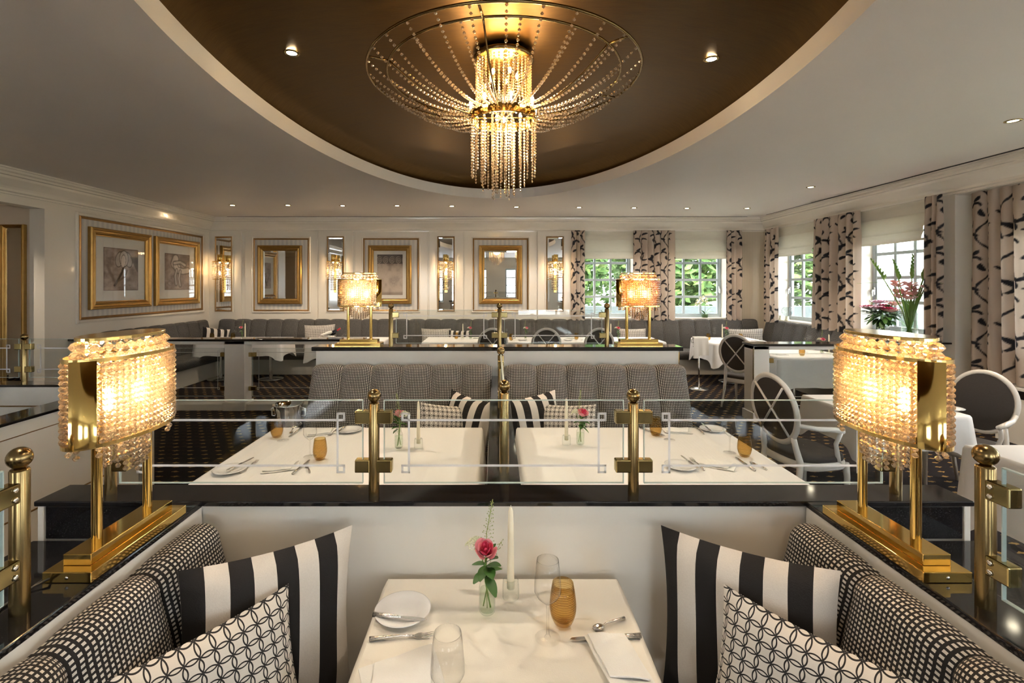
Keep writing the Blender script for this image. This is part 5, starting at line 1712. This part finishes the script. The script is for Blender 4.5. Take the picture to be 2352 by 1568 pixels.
def leaf_mesh(mb, p0, d, L, w, droop=0.2):
    d = Vector(d).normalized(); side = d.cross(Vector((0, 0, 1)))
    side = side.normalized() if side.length > 1e-3 else Vector((1, 0, 0))
    up = side.cross(d)
    rows = []
    for j in range(8):
        f = j / 7
        c = Vector(p0) + d * L * f - Vector((0, 0, droop * L * f * f))
        ww = w * math.sin(PI * min(1, f * 0.92 + 0.04)) ** 0.8
        rows.append([c - side * ww / 2 + up * 0.12 * ww, c, c + side * ww / 2 + up * 0.12 * ww])
    mb.grid(rows)
def make_rose(label, loc, rz=0.0):
    """flower, leaves, umbel and sprig standing in a bud vase (origin at the vase base)"""
    r = thing('rose_posy', label, 'flowers', loc, rz, 'pink rose posies')
    r0 = (-0.004, -0.014, 0.183)
    MB().tube([(0.010, 0.004, 0.016), (-0.006, -0.002, 0.10), (-0.006, -0.008, 0.15), r0], 0.0026, 7).build('rose_stem', 'stem', r)
    MB().tube([(-0.012, 0.004, 0.02), (0.004, 0.0, 0.10), (-0.018, 0.006, 0.17), (-0.032, 0.010, 0.205)], 0.0018, 6).build('umbel_stem', 'stem', r)
    MB().tube([(0.0, -0.006, 0.02), (-0.002, 0.004, 0.12), (-0.002, 0.008, 0.24), (0.016, 0.010, 0.34)], 0.0013, 6).build('sprig_stem', 'sprig', r)
    m = MB(); rnd = random.Random(5)
    hub = Matrix.Translation(Vector(r0)) @ Matrix.Rotation(R(28), 4, 'X')
    def petals(i0, i1, nm, mt):
        m = MB()
        for i in range(i0, i1):
            q = MB()
            petal_cup(q, (0, 0, 0.010 - 0.0007 * i), 0.0055 + 0.0016 * i, 0.044 - 0.0006 * i, i * 2.4, 2.5 - 0.07 * i, -0.05 + 0.012 * i, 0.015 * i, 7)
            m.add(q.v, q.f, True, None, hub)
        m.build(nm, mt, r)
    petals(0, 9, 'rose_heart', 'rose'); petals(9, 15, 'outer_petals', 'roselight')
    for k, (p, d, L, w) in enumerate([((-0.004, -0.006, 0.165), (0.5, 0.2, 0.9), 0.065, 0.028), ((-0.004, -0.004, 0.145), (0.7, -0.3, 0.35), 0.055, 0.032), ((-0.005, -0.006, 0.13), (-0.6, -0.6, -0.1), 0.05, 0.030),
                                      ((-0.004, -0.004, 0.12), (0.5, -0.7, -0.5), 0.06, 0.034), ((-0.005, -0.004, 0.15), (-0.8, 0.3, 0.0), 0.045, 0.026), ((0.0, -0.004, 0.13), (0.9, 0.4, 0.1), 0.05, 0.026), ((-0.002, -0.01, 0.16), (0.6, -0.5, 0.7), 0.06, 0.036), ((-0.002, -0.01, 0.145), (0.3, -0.8, 0.1), 0.055, 0.036), ((-0.004, -0.008, 0.15), (-0.3, -0.8, -0.2), 0.05, 0.03)]):
        m = MB(); leaf_mesh(m, p, d, L, w); m.build('leaf', 'leaf', r)
    m = MB()
    for k in range(170):
        a, q = rnd.uniform(0, 2 * PI), math.sqrt(rnd.random())
        m.lathe([(0, 0.003), (0.003, 0), (0, -0.003)], 4, (-0.034 + 0.034 * q * math.cos(a), 0.010 + 0.022 * q * math.sin(a), 0.226 - 0.026 * q * q + rnd.uniform(-0.002, 0.002)), smooth=False)
    for k in range(12):
        a = 2 * PI * k / 12
        m.tube([(-0.032, 0.010, 0.203), (-0.034 + 0.024 * math.cos(a), 0.010 + 0.017 * math.sin(a), 0.210)], 0.0006, 3)
    o = m.build('umbel', 'umbel', r); o['kind'] = 'stuff'
    m = MB()
    for k in range(46):
        f = k / 45; z = 0.215 + 0.125 * f; x = 0.016 * f - 0.001; s_ = 0.017 * (1 - f) + 0.004
        a = k * 2.4
        m.lathe([(0, 0.0026), (0.0017, 0), (0, -0.0026)], 4, (x + s_ * math.cos(a), 0.010 + s_ * 0.6 * math.sin(a), z), smooth=False)
        m.tube([(x, 0.010, z - 0.006), (x + s_ * math.cos(a), 0.010 + s_ * 0.6 * math.sin(a), z)], 0.0004, 3)
    for k in range(20):
        f = k / 19
        m.lathe([(0, 0.0026), (0.0017, 0), (0, -0.0026)], 4, (0.012 + 0.034 * f + 0.005 * math.sin(k * 3), 0.0, 0.165 + 0.055 * f + 0.006 * math.cos(k * 5)), smooth=False)
    m.tube([(0.002, 0, 0.14), (0.014, 0, 0.168), (0.046, 0, 0.222)], 0.0007, 4)
    o = m.build('seed_sprig', 'sprig', r); o['kind'] = 'stuff'
    return r
def make_holder(label, loc):
    r = thing('candle_holder', label, 'candle holder', loc, 0, 'ribbed glass candle holders')
    n = 32
    rows = []
    for (rr, z) in [(0.022, 0.0), (0.0265, 0.004), (0.0265, 0.03), (0.025, 0.056), (0.022, 0.060), (0.013, 0.058), (0.0125, 0.030), (0.0, 0.030)]:
        rows.append([((rr + (0.0007 if k % 2 and rr > 0.02 else 0)) * math.cos(2 * PI * k / n), (rr + (0.0007 if k % 2 and rr > 0.02 else 0)) * math.sin(2 * PI * k / n), z) for k in range(n)])
    MB().grid(rows, wrap=True, smooth=False).build('glass_body', 'thickglass', r)
    return r
def make_candle(label, loc):
    r = thing('taper_candle', label, 'candle', loc, 0, 'ivory taper candles')
    MB().lathe([(0.0, 0.0), (0.0112, 0.0), (0.0112, 0.03), (0.0095, 0.20), (0.0078, 0.245), (0.004, 0.256), (0.0, 0.258)], 16).build('wax', 'candle', r)
    MB().tube([(0, 0, 0.256), (0.0005, 0, 0.264)], 0.0008, 5).build('wick', 'napkin', r)
    return r
def P3(px, py, z=TZ):
    x, y = on(px, py, z)
    return (x, y, z)
# ---- front table
FT = 'on the front table'
wg = make_wine('wine glass before the amber tumbler ' + FT, P3(1258, 1465))
dup(wg, (-0.105, 1.08, TZ), 0, 'nearest wine glass cut by the picture edge ' + FT)
tb = make_tumbler('amber tumbler behind the wine glass ' + FT, P3(1293, 1432))
make_plate('white side plate with a butter knife across it ' + FT, P3(925, 1408))
a = P3(855, 1424); b = P3(983, 1437)
make_knife('butter knife resting across the side plate ' + FT, ((a[0] + b[0]) / 2, (a[1] + b[1]) / 2, TZ + 0.012), math.atan2(b[1] - a[1], b[0] - a[0]), 0.165, True)
a = P3(850, 1471); b = P3(995, 1460)
fk = make_fork('silver fork lying below the side plate ' + FT, ((a[0] + b[0]) / 2, (a[1] + b[1]) / 2, TZ), math.atan2(b[1] - a[1], b[0] - a[0]))
a = P3(1472, 1464); b = P3(1308, 1472)
kn = make_knife('table knife half under the folded napkin ' + FT, ((a[0] + b[0]) / 2, (a[1] + b[1]) / 2, TZ), math.atan2(b[1] - a[1], b[0] - a[0]), 0.205)
a = P3(1437, 1422); b = P3(1358, 1450)
sp_ = make_spoon('tea spoon above the table knife ' + FT, ((a[0] + b[0]) / 2, (a[1] + b[1]) / 2, TZ), math.atan2(b[1] - a[1], b[0] - a[0]), 0.115)
np_ = make_napkin('folded napkin beside the knife ' + FT, (0.325, 1.275, TZ + 0.008), R(100), 0.19, 0.115, 1)
make_napkin('folded napkin by the fork at the picture edge ' + FT, (-0.235, 1.235, TZ), R(25), 0.20, 0.14, 2)
vs = make_vase('bud vase holding the rose ' + FT, P3(1119, 1408))
rs = make_rose('pink rose with leaves and white umbel ' + FT, P3(1119, 1408))
hd = make_holder('ribbed glass candle holder behind the vase ' + FT, P3(1173, 1372))
p = P3(1173, 1372)
cd = make_candle('ivory candle behind the rose ' + FT, (p[0], p[1], TZ + 0.031))

def candle_at(p, w):
    dup(hd, p, 0, 'ribbed glass candle holder ' + w)
    dup(cd, (p[0], p[1], p[2] + 0.031), 0, 'ivory taper candle ' + w)
def vase_at(p, w, rz=0.0):
    dup(vs, p, 0, 'glass bud vase ' + w)
    dup(rs, p, rz, 'rose and white umbel ' + w)
# ---- middle tables
def across(obj, pa, pb, label, dz=0.0):
    a, b = P3(*pa), P3(*pb)
    return dup(obj, ((a[0] + b[0]) / 2, (a[1] + b[1]) / 2, TZ + dz), math.atan2(b[1] - a[1], b[0] - a[0]), label)
WT = 'on the wine cooler table'
dup(wg, P3(650, 1011), 0, 'wine glass at the far corner ' + WT)
dup(wg, P3(712, 1048), 0, 'wine glass behind the near tumbler ' + WT)
dup(tb, P3(636, 1004), 0, 'amber tumbler at the far corner ' + WT)
dup(tb, P3(735, 1055), 0, 'amber tumbler nearest the glass screen ' + WT)
pl = make_plate('white side plate at the near corner ' + WT, P3(528, 1082))
dup(pl, P3(803, 990), 0, 'white side plate near the middle ' + WT)
across(kn, (530, 1084), (577, 1060), 'butter knife on the near side plate ' + WT, 0.012)
across(fk, (547, 1090), (596, 1055), 'fork beside the near side plate ' + WT)
across(kn, (672, 1090), (712, 1057), 'table knife by the near tumbler ' + WT)
across(sp_, (712, 1088), (704, 1068), 'tea spoon by the near tumbler ' + WT)
across(kn, (693, 984), (662, 1006), 'table knife at the far place ' + WT)
across(sp_, (673, 985), (668, 997), 'tea spoon at the far place ' + WT)
across(fk, (777, 985), (757, 1001), 'fork beside the far side plate ' + WT)
across(kn, (795, 982), (776, 998), 'butter knife on the far side plate ' + WT, 0.012)
dup(np_, P3(645, 1075), R(20), 'folded napkin at the near place ' + WT)
dup(np_, P3(738, 994), R(25), 'folded napkin at the far place ' + WT)
vase_at(P3(916, 1029), WT, R(200))
candle_at(P3(961, 1029), WT)
WS = 'on the window side middle table'
dup(wg, P3(1538, 1010), 0, 'wine glass beside the far napkin ' + WS)
dup(wg, P3(1676, 1039), 0, 'wine glass beside the near tumbler ' + WS)
dup(tb, P3(1506, 1000), 0, 'amber tumbler in the middle ' + WS)
dup(tb, P3(1710, 1048), 0, 'amber tumbler at the edge ' + WS)
dup(pl, P3(1563, 1073), 0, 'near white side plate ' + WS)
dup(pl, P3(1637, 988), 0, 'far white side plate ' + WS)
across(kn, (1601, 1081), (1566, 1054), 'butter knife on the near side plate ' + WS, 0.012)
across(fk, (1621, 1084), (1583, 1050), 'fork beside the near side plate ' + WS)
across(kn, (1735, 1083), (1687, 1050), 'table knife at the near place ' + WS)
across(sp_, (1768, 1083), (1716, 1060), 'tea spoon at the near place ' + WS)
across(kn, (1632, 995), (1612, 977), 'butter knife on the far side plate ' + WS, 0.012)
across(fk, (1616, 997), (1595, 980), 'fork beside the far side plate ' + WS)
across(kn, (1470, 984), (1528, 1002), 'table knife behind the brass post ' + WS)
dup(np_, P3(1648, 1069), R(-30), 'folded napkin at the near place ' + WS)
dup(np_, P3(1556, 990), R(-5), 'folded napkin at the far place ' + WS)
candle_at(P3(1301, 1021), WS)
vase_at(P3(1333, 1021), WS, R(40))

# ---- wine coolers
def cooler(label, x, y, ztop, towel=False):
    r = thing('wine_cooler', label, 'wine cooler', (x, y, 0), 0, 'chrome wine coolers')
    h = 0.21
    z0 = ztop - h
    MB().lathe([(0.0, z0 + 0.01), (0.07, z0 + 0.008), (0.075, z0), (0.082, z0 + 0.06), (0.095, z0 + 0.17), (0.106, ztop - 0.006), (0.110, ztop), (0.104, ztop), (0.09, z0 + 0.16), (0.075, z0 + 0.03), (0, z0 + 0.025)], 32).build('bucket', 'chrome', r)
    for s_ in (-1, 1):
        MB().tube([(s_ * 0.10, 0, ztop - 0.03), (s_ * 0.125, 0, ztop - 0.035), (s_ * 0.125, 0, ztop - 0.09), (s_ * 0.092, 0, ztop - 0.09)], 0.006, 7).build('handle', 'chrome', r)
    MB().tube([(0, 0, z0), (0, 0, 0.02)], 0.014, 10).build('stand_pole', 'silver', r)
    MB().tube([(0.09 * math.cos(2 * PI * k / 24), 0.09 * math.sin(2 * PI * k / 24), z0 + 0.05) for k in range(24)], 0.005, 6, closed=True).build('stand_ring', 'chrome', r)
    MB().lathe([(0, 0.035), (0.05, 0.03), (0.15, 0.012), (0.16, 0.0), (0, 0)], 28).build('stand_base', 'silver', r)
    if towel:
        P = []
        for j in range(11):
            f = j / 10
            P.append([(-0.13 + 0.24 * i / 8 - 0.02 * f * (i < 2), -0.112 - 0.012 * math.sin(i * 1.7) * f - 0.02 * f, ztop + 0.01 - 0.30 * f - 0.05 * f * (i < 3)) for i in range(9)])
        P.insert(0, [(p_[0] * 0.9, 0.0, ztop + 0.012) for p_ in P[0]])
        t_ = MB().grid(P).build('folded_napkin', 'napkin', None, (x, y, 0))
        tag(t_, 'white napkin draped over the standing wine cooler', 'napkin', 'folded white napkins')
    return r
cooler('chrome wine cooler behind the middle table, drawings side', -1.535, 3.60, 0.87)
cooler('chrome wine cooler on a stand beside the far window table', 3.45, 8.16, 0.875, True)

# ---- far tables
def far_set(w, wines, tumblers, vases, candles, plates=(), naps=()):
    o = ['first', 'second', 'third', 'fourth', 'fifth', 'sixth']
    for k, (x, y) in enumerate(wines): dup(wg, (x, y, TZ), 0, '%s wine glass %s' % (o[k], w))
    for k, (x, y) in enumerate(tumblers): dup(tb, (x, y, TZ), 0, '%s amber tumbler %s' % (o[k], w))
    for k, (x, y) in enumerate(vases): vase_at((x, y, TZ), ('%s ' % o[k] if len(vases) > 1 else '') + w, R(70 * k))
    for k, (x, y) in enumerate(candles): candle_at((x, y, TZ), ('%s ' % o[k] if len(candles) > 1 else '') + w)
    for k, (x, y) in enumerate(plates): dup(pl, (x, y, TZ), 0, '%s side plate %s' % (o[k], w))
    for k, (x, y) in enumerate(naps): dup(np_, (x, y, TZ), R(10 * k), '%s folded napkin %s' % (o[k], w))
def fx(px, y): return (px - CX) / F * y
far_set('on the corner table under the drawings', [(fx(508, 8.95), 8.95), (fx(541, 9.2), 9.2)], [(fx(487, 8.9), 8.9), (fx(535, 8.9), 8.9)], [(fx(556, 9.1), 9.1)], [(fx(563, 9.0), 9.0)], [(fx(612, 9.1), 9.1)], [(fx(585, 8.95), 8.95)])
far_set('on the long far table, drawings half', [(fx(1162, 8.8), 8.8)], [(fx(1048, 9.0), 9.0), (fx(1174, 8.75), 8.75)], [(fx(1081, 9.0), 9.0), (fx(1207, 9.0), 9.0)], [(fx(1063, 8.95), 8.95)], [(fx(1200, 8.75), 8.75)], [(fx(1098, 9.1), 9.1)])
far_set('on the long far table behind the amber lamp', [(fx(1252, 9.2), 9.2), (fx(1337, 8.8), 8.8), (fx(1354, 9.3), 9.3)], [(fx(1324, 8.9), 8.9)], [(fx(1420, 9.0), 9.0)], [(fx(1403, 8.95), 8.95)], [(fx(1305, 8.75), 8.75)], [(fx(1312, 9.1), 9.1)])
far_set('on the far window table', [(fx(1641, 8.9), 8.9), (fx(1695, 8.8), 8.8)], [(fx(1627, 8.8), 8.8), (fx(1701, 8.75), 8.75)], [(fx(1668, 8.95), 8.95)], [(fx(1659, 8.85), 8.85)], [(fx(1745, 8.6), 8.6)], [(fx(1733, 8.7), 8.7)])
far_set('on the table behind the granite rail', [(fx(1850, 7.2), 7.2), (fx(1858, 7.5), 7.5)], [(fx(1842, 6.85), 6.85)], [(fx(1888, 7.1), 7.1)], [(fx(1904, 7.0), 7.0)], [(fx(1880, 7.45), 7.45)], [(fx(1793, 6.95), 6.95)])
dup(pl, (fx(2185, 3.88), 3.88, TZ), 0, 'white side plate on the small table between the armchairs')

# bottle tray on the far table
r = thing('bottle_tray', 'oval silver tray with two bottles lying in it behind the pale lamp', 'tray', (fx(754, 9.1), 9.1, TZ))
MB().lathe([(0, 0.004), (0.12, 0.004), (0.15, 0.06), (0.155, 0.062), (0.125, 0.0), (0, 0)], 28, sy=0.7).build('tray', 'silver', r)
for k, (rz, mt, nm) in enumerate([(R(28), 'bottledark', 'dark foil bottle lying in the silver tray'), (R(42), 'bottlered', 'red foil bottle lying in the silver tray')]):
    b_ = thing('wine_bottle', nm, 'bottle', (fx(752 + 10 * k, 9.1), 9.08 + 0.06 * k, TZ + 0.085))
    b_.rotation_euler = (0, R(72), -0.2 + 0.25 * k + PI * 0)
    b_.rotation_euler = (0, R(66 - 10 * k), 0)
    MB().lathe([(0, -0.12), (0.036, -0.12), (0.037, -0.11), (0.037, 0.05), (0.03, 0.08), (0.014, 0.11)], 18).build('bottle_body', 'bottledark' if k else 'mat', b_)
    MB().lathe([(0.0145, 0.108), (0.015, 0.12), (0.0145, 0.18), (0.0, 0.182)], 14).build('foil_neck', mt, b_)
# carafe
r = thing('glass_carafe', 'wide based glass carafe behind the pale lamp', 'carafe', (fx(795, 9.1), 9.1, TZ), 0)
MB().lathe([(0, 0.004), (0.11, 0.004), (0.115, 0.02), (0.08, 0.055), (0.03, 0.10), (0.018, 0.16), (0.02, 0.24), (0.03, 0.27)], 26).build('glass_body', 'wineglass', r)

# ================================================================== FLOWERS ON THE SILLS
def gladioli(label, loc):
    r = thing('gladiolus_bunch', label, 'flowers', loc)
    rnd = random.Random(11)
    tips = [(-0.28, 0.30, 1.02), (-0.12, 0.12, 1.00), (0.0, -0.05, 1.06), (0.10, -0.20, 1.03), (-0.05, -0.42, 1.17), (0.0, -0.30, 0.98), (0.06, -0.36, 1.08)]
    for (tx, ty, tz) in tips:
        pts = [Vector((rnd.uniform(-0.03, 0.03), rnd.uniform(-0.03, 0.03), 0.03)), Vector((tx * 0.2, ty * 0.2, 0.35)), Vector((tx * 0.6, ty * 0.6, 0.7)), Vector((tx, ty, tz))]
        MB().tube(pts, [0.010, 0.009, 0.008, 0.004], 6).build('stem', 'stem', r)
        m = MB()
        for k in range(12):
            f = 0.15 + 0.85 * k / 11
            p = pts[2].lerp(pts[3], f)
            d = Vector((0.5 * (-1) ** k, 0.3 * (-1) ** k, 1.0))
            leaf_mesh(m, p, d, 0.10 * (1.1 - 0.6 * f), 0.038 * (1.1 - 0.6 * f), 0.0)
        m.build('bud_spike', 'stem', r)
    for k in range(9):
        a = rnd.uniform(0, 2 * PI)
        m = MB(); leaf_mesh(m, (0.02 * math.cos(a), 0.02 * math.sin(a), 0.1), (0.25 * math.cos(a), 0.25 * math.sin(a), 1), rnd.uniform(0.45, 0.75), 0.03, 0.05); m.build('leaf', 'stem', r)
    for (dx, dy) in [(-0.45, 0.35), (0.3, -0.55), (-0.1, -0.6)]:
        MB().tube([(0, 0, 0.4), (dx * 0.5, dy * 0.5, 0.72), (dx, dy, 0.70)], [0.004, 0.003, 0.0015], 5).build('grass_blade', 'stem', r)
    for k in range(26):
        c = (rnd.uniform(-0.12, 0.02), rnd.uniform(-0.15, 0.15), rnd.uniform(0.47, 0.70))
        m = MB()
        for q in range(5): petal_cup(m, c, 0.038, 0.05, 2 * PI * q / 5, 1.3, 0.3, 0.5, 4)
        m.build('blossom', 'palepink', r)
    c = (-0.05, -0.30, 0.63); m = MB()
    for q in range(5): petal_cup(m, c, 0.038, 0.05, 2 * PI * q / 5, 1.3, 0.3, 0.5, 4)
    m.build('blossom', 'palepink', r)
    return r
GV = (5.60, 6.52, 1.075)
r = thing('tall_glass_vase', 'tall clear glass vase holding the gladioli on the sill', 'vase', GV)
MB().lathe([(0, 0.01), (0.085, 0.01), (0.09, 0.0), (0.092, 0.34), (0.086, 0.34), (0.084, 0.02)], 28).build('glass_body', 'thickglass', r)
MB().lathe([(0, 0.012), (0.083, 0.012), (0.083, 0.2), (0, 0.2)], 24).build('water', 'water', r)
gladioli('tall bunch of pink gladioli in the window', GV)
BV = (5.60, 6.97, 1.075)
r = thing('round_glass_vase', 'short glass vase under the mixed bouquet on the sill', 'vase', BV)
MB().lathe([(0, 0.01), (0.07, 0.0), (0.078, 0.01), (0.082, 0.15), (0.076, 0.15)], 26).build('glass_body', 'thickglass', r)
r = thing('mixed_bouquet', 'round bouquet of pink and magenta flowers beside the gladioli', 'flowers', BV)
rnd = random.Random(3)
for k in range(14):
    a = rnd.uniform(0, 2 * PI); q = rnd.uniform(0, 0.05)
    MB().tube([(q * math.cos(a), q * math.sin(a), 0.02), (q * math.cos(a + 2), q * math.sin(a + 2), 0.16), (0.13 * math.cos(a + 2), 0.16 * math.sin(a + 2), 0.30)], 0.004, 5).build('stem', 'stem', r)
for k in range(120):
    d = Vector((rnd.gauss(0, 1), rnd.gauss(0, 1), rnd.gauss(0.35, 0.6))).normalized()
    m = MB(); p = Vector((0, 0, 0.24)) + Vector((d.x * 0.17, d.y * 0.22, d.z * 0.11)) * rnd.uniform(0.3, 1)
    leaf_mesh(m, p, d, rnd.uniform(0.09, 0.16), rnd.uniform(0.045, 0.075), 0.3); m.build('leaf', 'darkleaf' if k % 3 else 'leaf', r)
for (dy, dx) in ((0.2, -0.08), (-0.2, -0.05)):
    m = MB(); leaf_mesh(m, (0, dy * 0.4, 0.17), (dx, dy, 0.0), 0.20, 0.085, 0.25); m.build('leaf', 'leaf', r)
for k, (y, x, z, mt) in enumerate([(0.17, -0.08, 0.33, 'lilac'), (-0.06, -0.12, 0.34, 'lilac'), (0.24, -0.02, 0.34, 'magenta'), (-0.17, -0.08, 0.33, 'magenta'), (-0.21, -0.06, 0.31, 'palepink'), (0.05, -0.02, 0.42, 'lilac'), (-0.1, 0.08, 0.40, 'palepink'), (0.12, 0.1, 0.36, 'magenta')]):
    m = MB()
    for ring_ in range(3):
        for q in range(8): petal_cup(m, (x, y, z - 0.006 * ring_), 0.026 + 0.018 * ring_, 0.045, 2 * PI * q / 8 + ring_, 0.9, 0.25, 0.4, 4)
    m.build('blossom', mt, r)
for (x, y) in [(0.0, 0.12), (0.03, -0.13), (0.0, 0.2)]:
    MB().tube([(x, y, 0.3), (x, y * 1.05, 0.50)], [0.006, 0.002], 5).build('grass_blade', 'sprig', r)

def orchid(label, loc, blooms=True):
    r = thing('potted_orchid', label, 'plant', loc, 0, 'orchids on the window sill')
    MB().lathe([(0, 0.0), (0.055, 0.0), (0.07, 0.07), (0.06, 0.07), (0, 0.06)], 20).build('pot', 'darkleaf' if blooms else 'mat', r)
    for k, (dx, L) in enumerate([(-1, 0.24), (1, 0.26), (-0.6, 0.18), (0.7, 0.30)]):
        m = MB(); leaf_mesh(m, (0, 0, 0.06), (dx, -0.2, 0.55 + 0.25 * k % 1), L, 0.05, 0.35); m.build('leaf', 'stem' if k % 2 else 'leaf', r)
    if blooms:
        MB().tube([(0, 0, 0.06), (0.01, 0, 0.28), (-0.06, 0, 0.40), (-0.17, 0, 0.36)], 0.004, 5).build('flower_stem', 'stem', r)
        for (x, z) in [(-0.16, 0.33), (-0.10, 0.39), (-0.04, 0.41), (0.02, 0.37), (-0.12, 0.28), (-0.05, 0.33), (0.04, 0.30), (-0.19, 0.27)]:
            m = MB()
            for q in range(5):
                a = 2 * PI * q / 5 + 0.3
                leaf_mesh(m, (x, -0.02, z), (math.cos(a), -0.15, math.sin(a)), 0.055, 0.05, 0.0)
            m.build('blossom', 'orchid', r)
    return r
orchid('white flowering orchid on the far window sill', (4.42, YF + 0.06, 1.075))
orchid('leafy orchid in a pale pot behind the small brass post', (2.30, YF + 0.06, 1.075), False)
for k, (y, s_, lb) in enumerate([(9.28, 1.0, 'larger silvered glass globe on the corner sill'), (9.50, 0.75, 'smaller silvered glass globe on the corner sill')]):
    r = thing('glass_globe', lb, 'candle holder', (5.62, y, 1.075), 0, 'glass globes on a sill')
    MB().lathe([(0, 0), (0.05 * s_, 0.0), (0.05 * s_, 0.01), (0.03 * s_, 0.03), (0.03 * s_, 0.08)], 18).build('foot', 'orchid', r)
    MB().lathe([(0.03 * s_, 0.08)] + [(0.10 * s_ * math.sin(PI * (0.12 + 0.66 * q / 10)), 0.08 + 0.10 * s_ - 0.10 * s_ * math.cos(PI * (0.12 + 0.66 * q / 10))) for q in range(11)], 24).build('globe', glassy('smoked_globe_glass', (0.75, 0.80, 0.82), 1.0, 0.0, 1.7, 0.7, (0.2, 0.24, 0.26)) if k == 0 else 'thickglass', r)
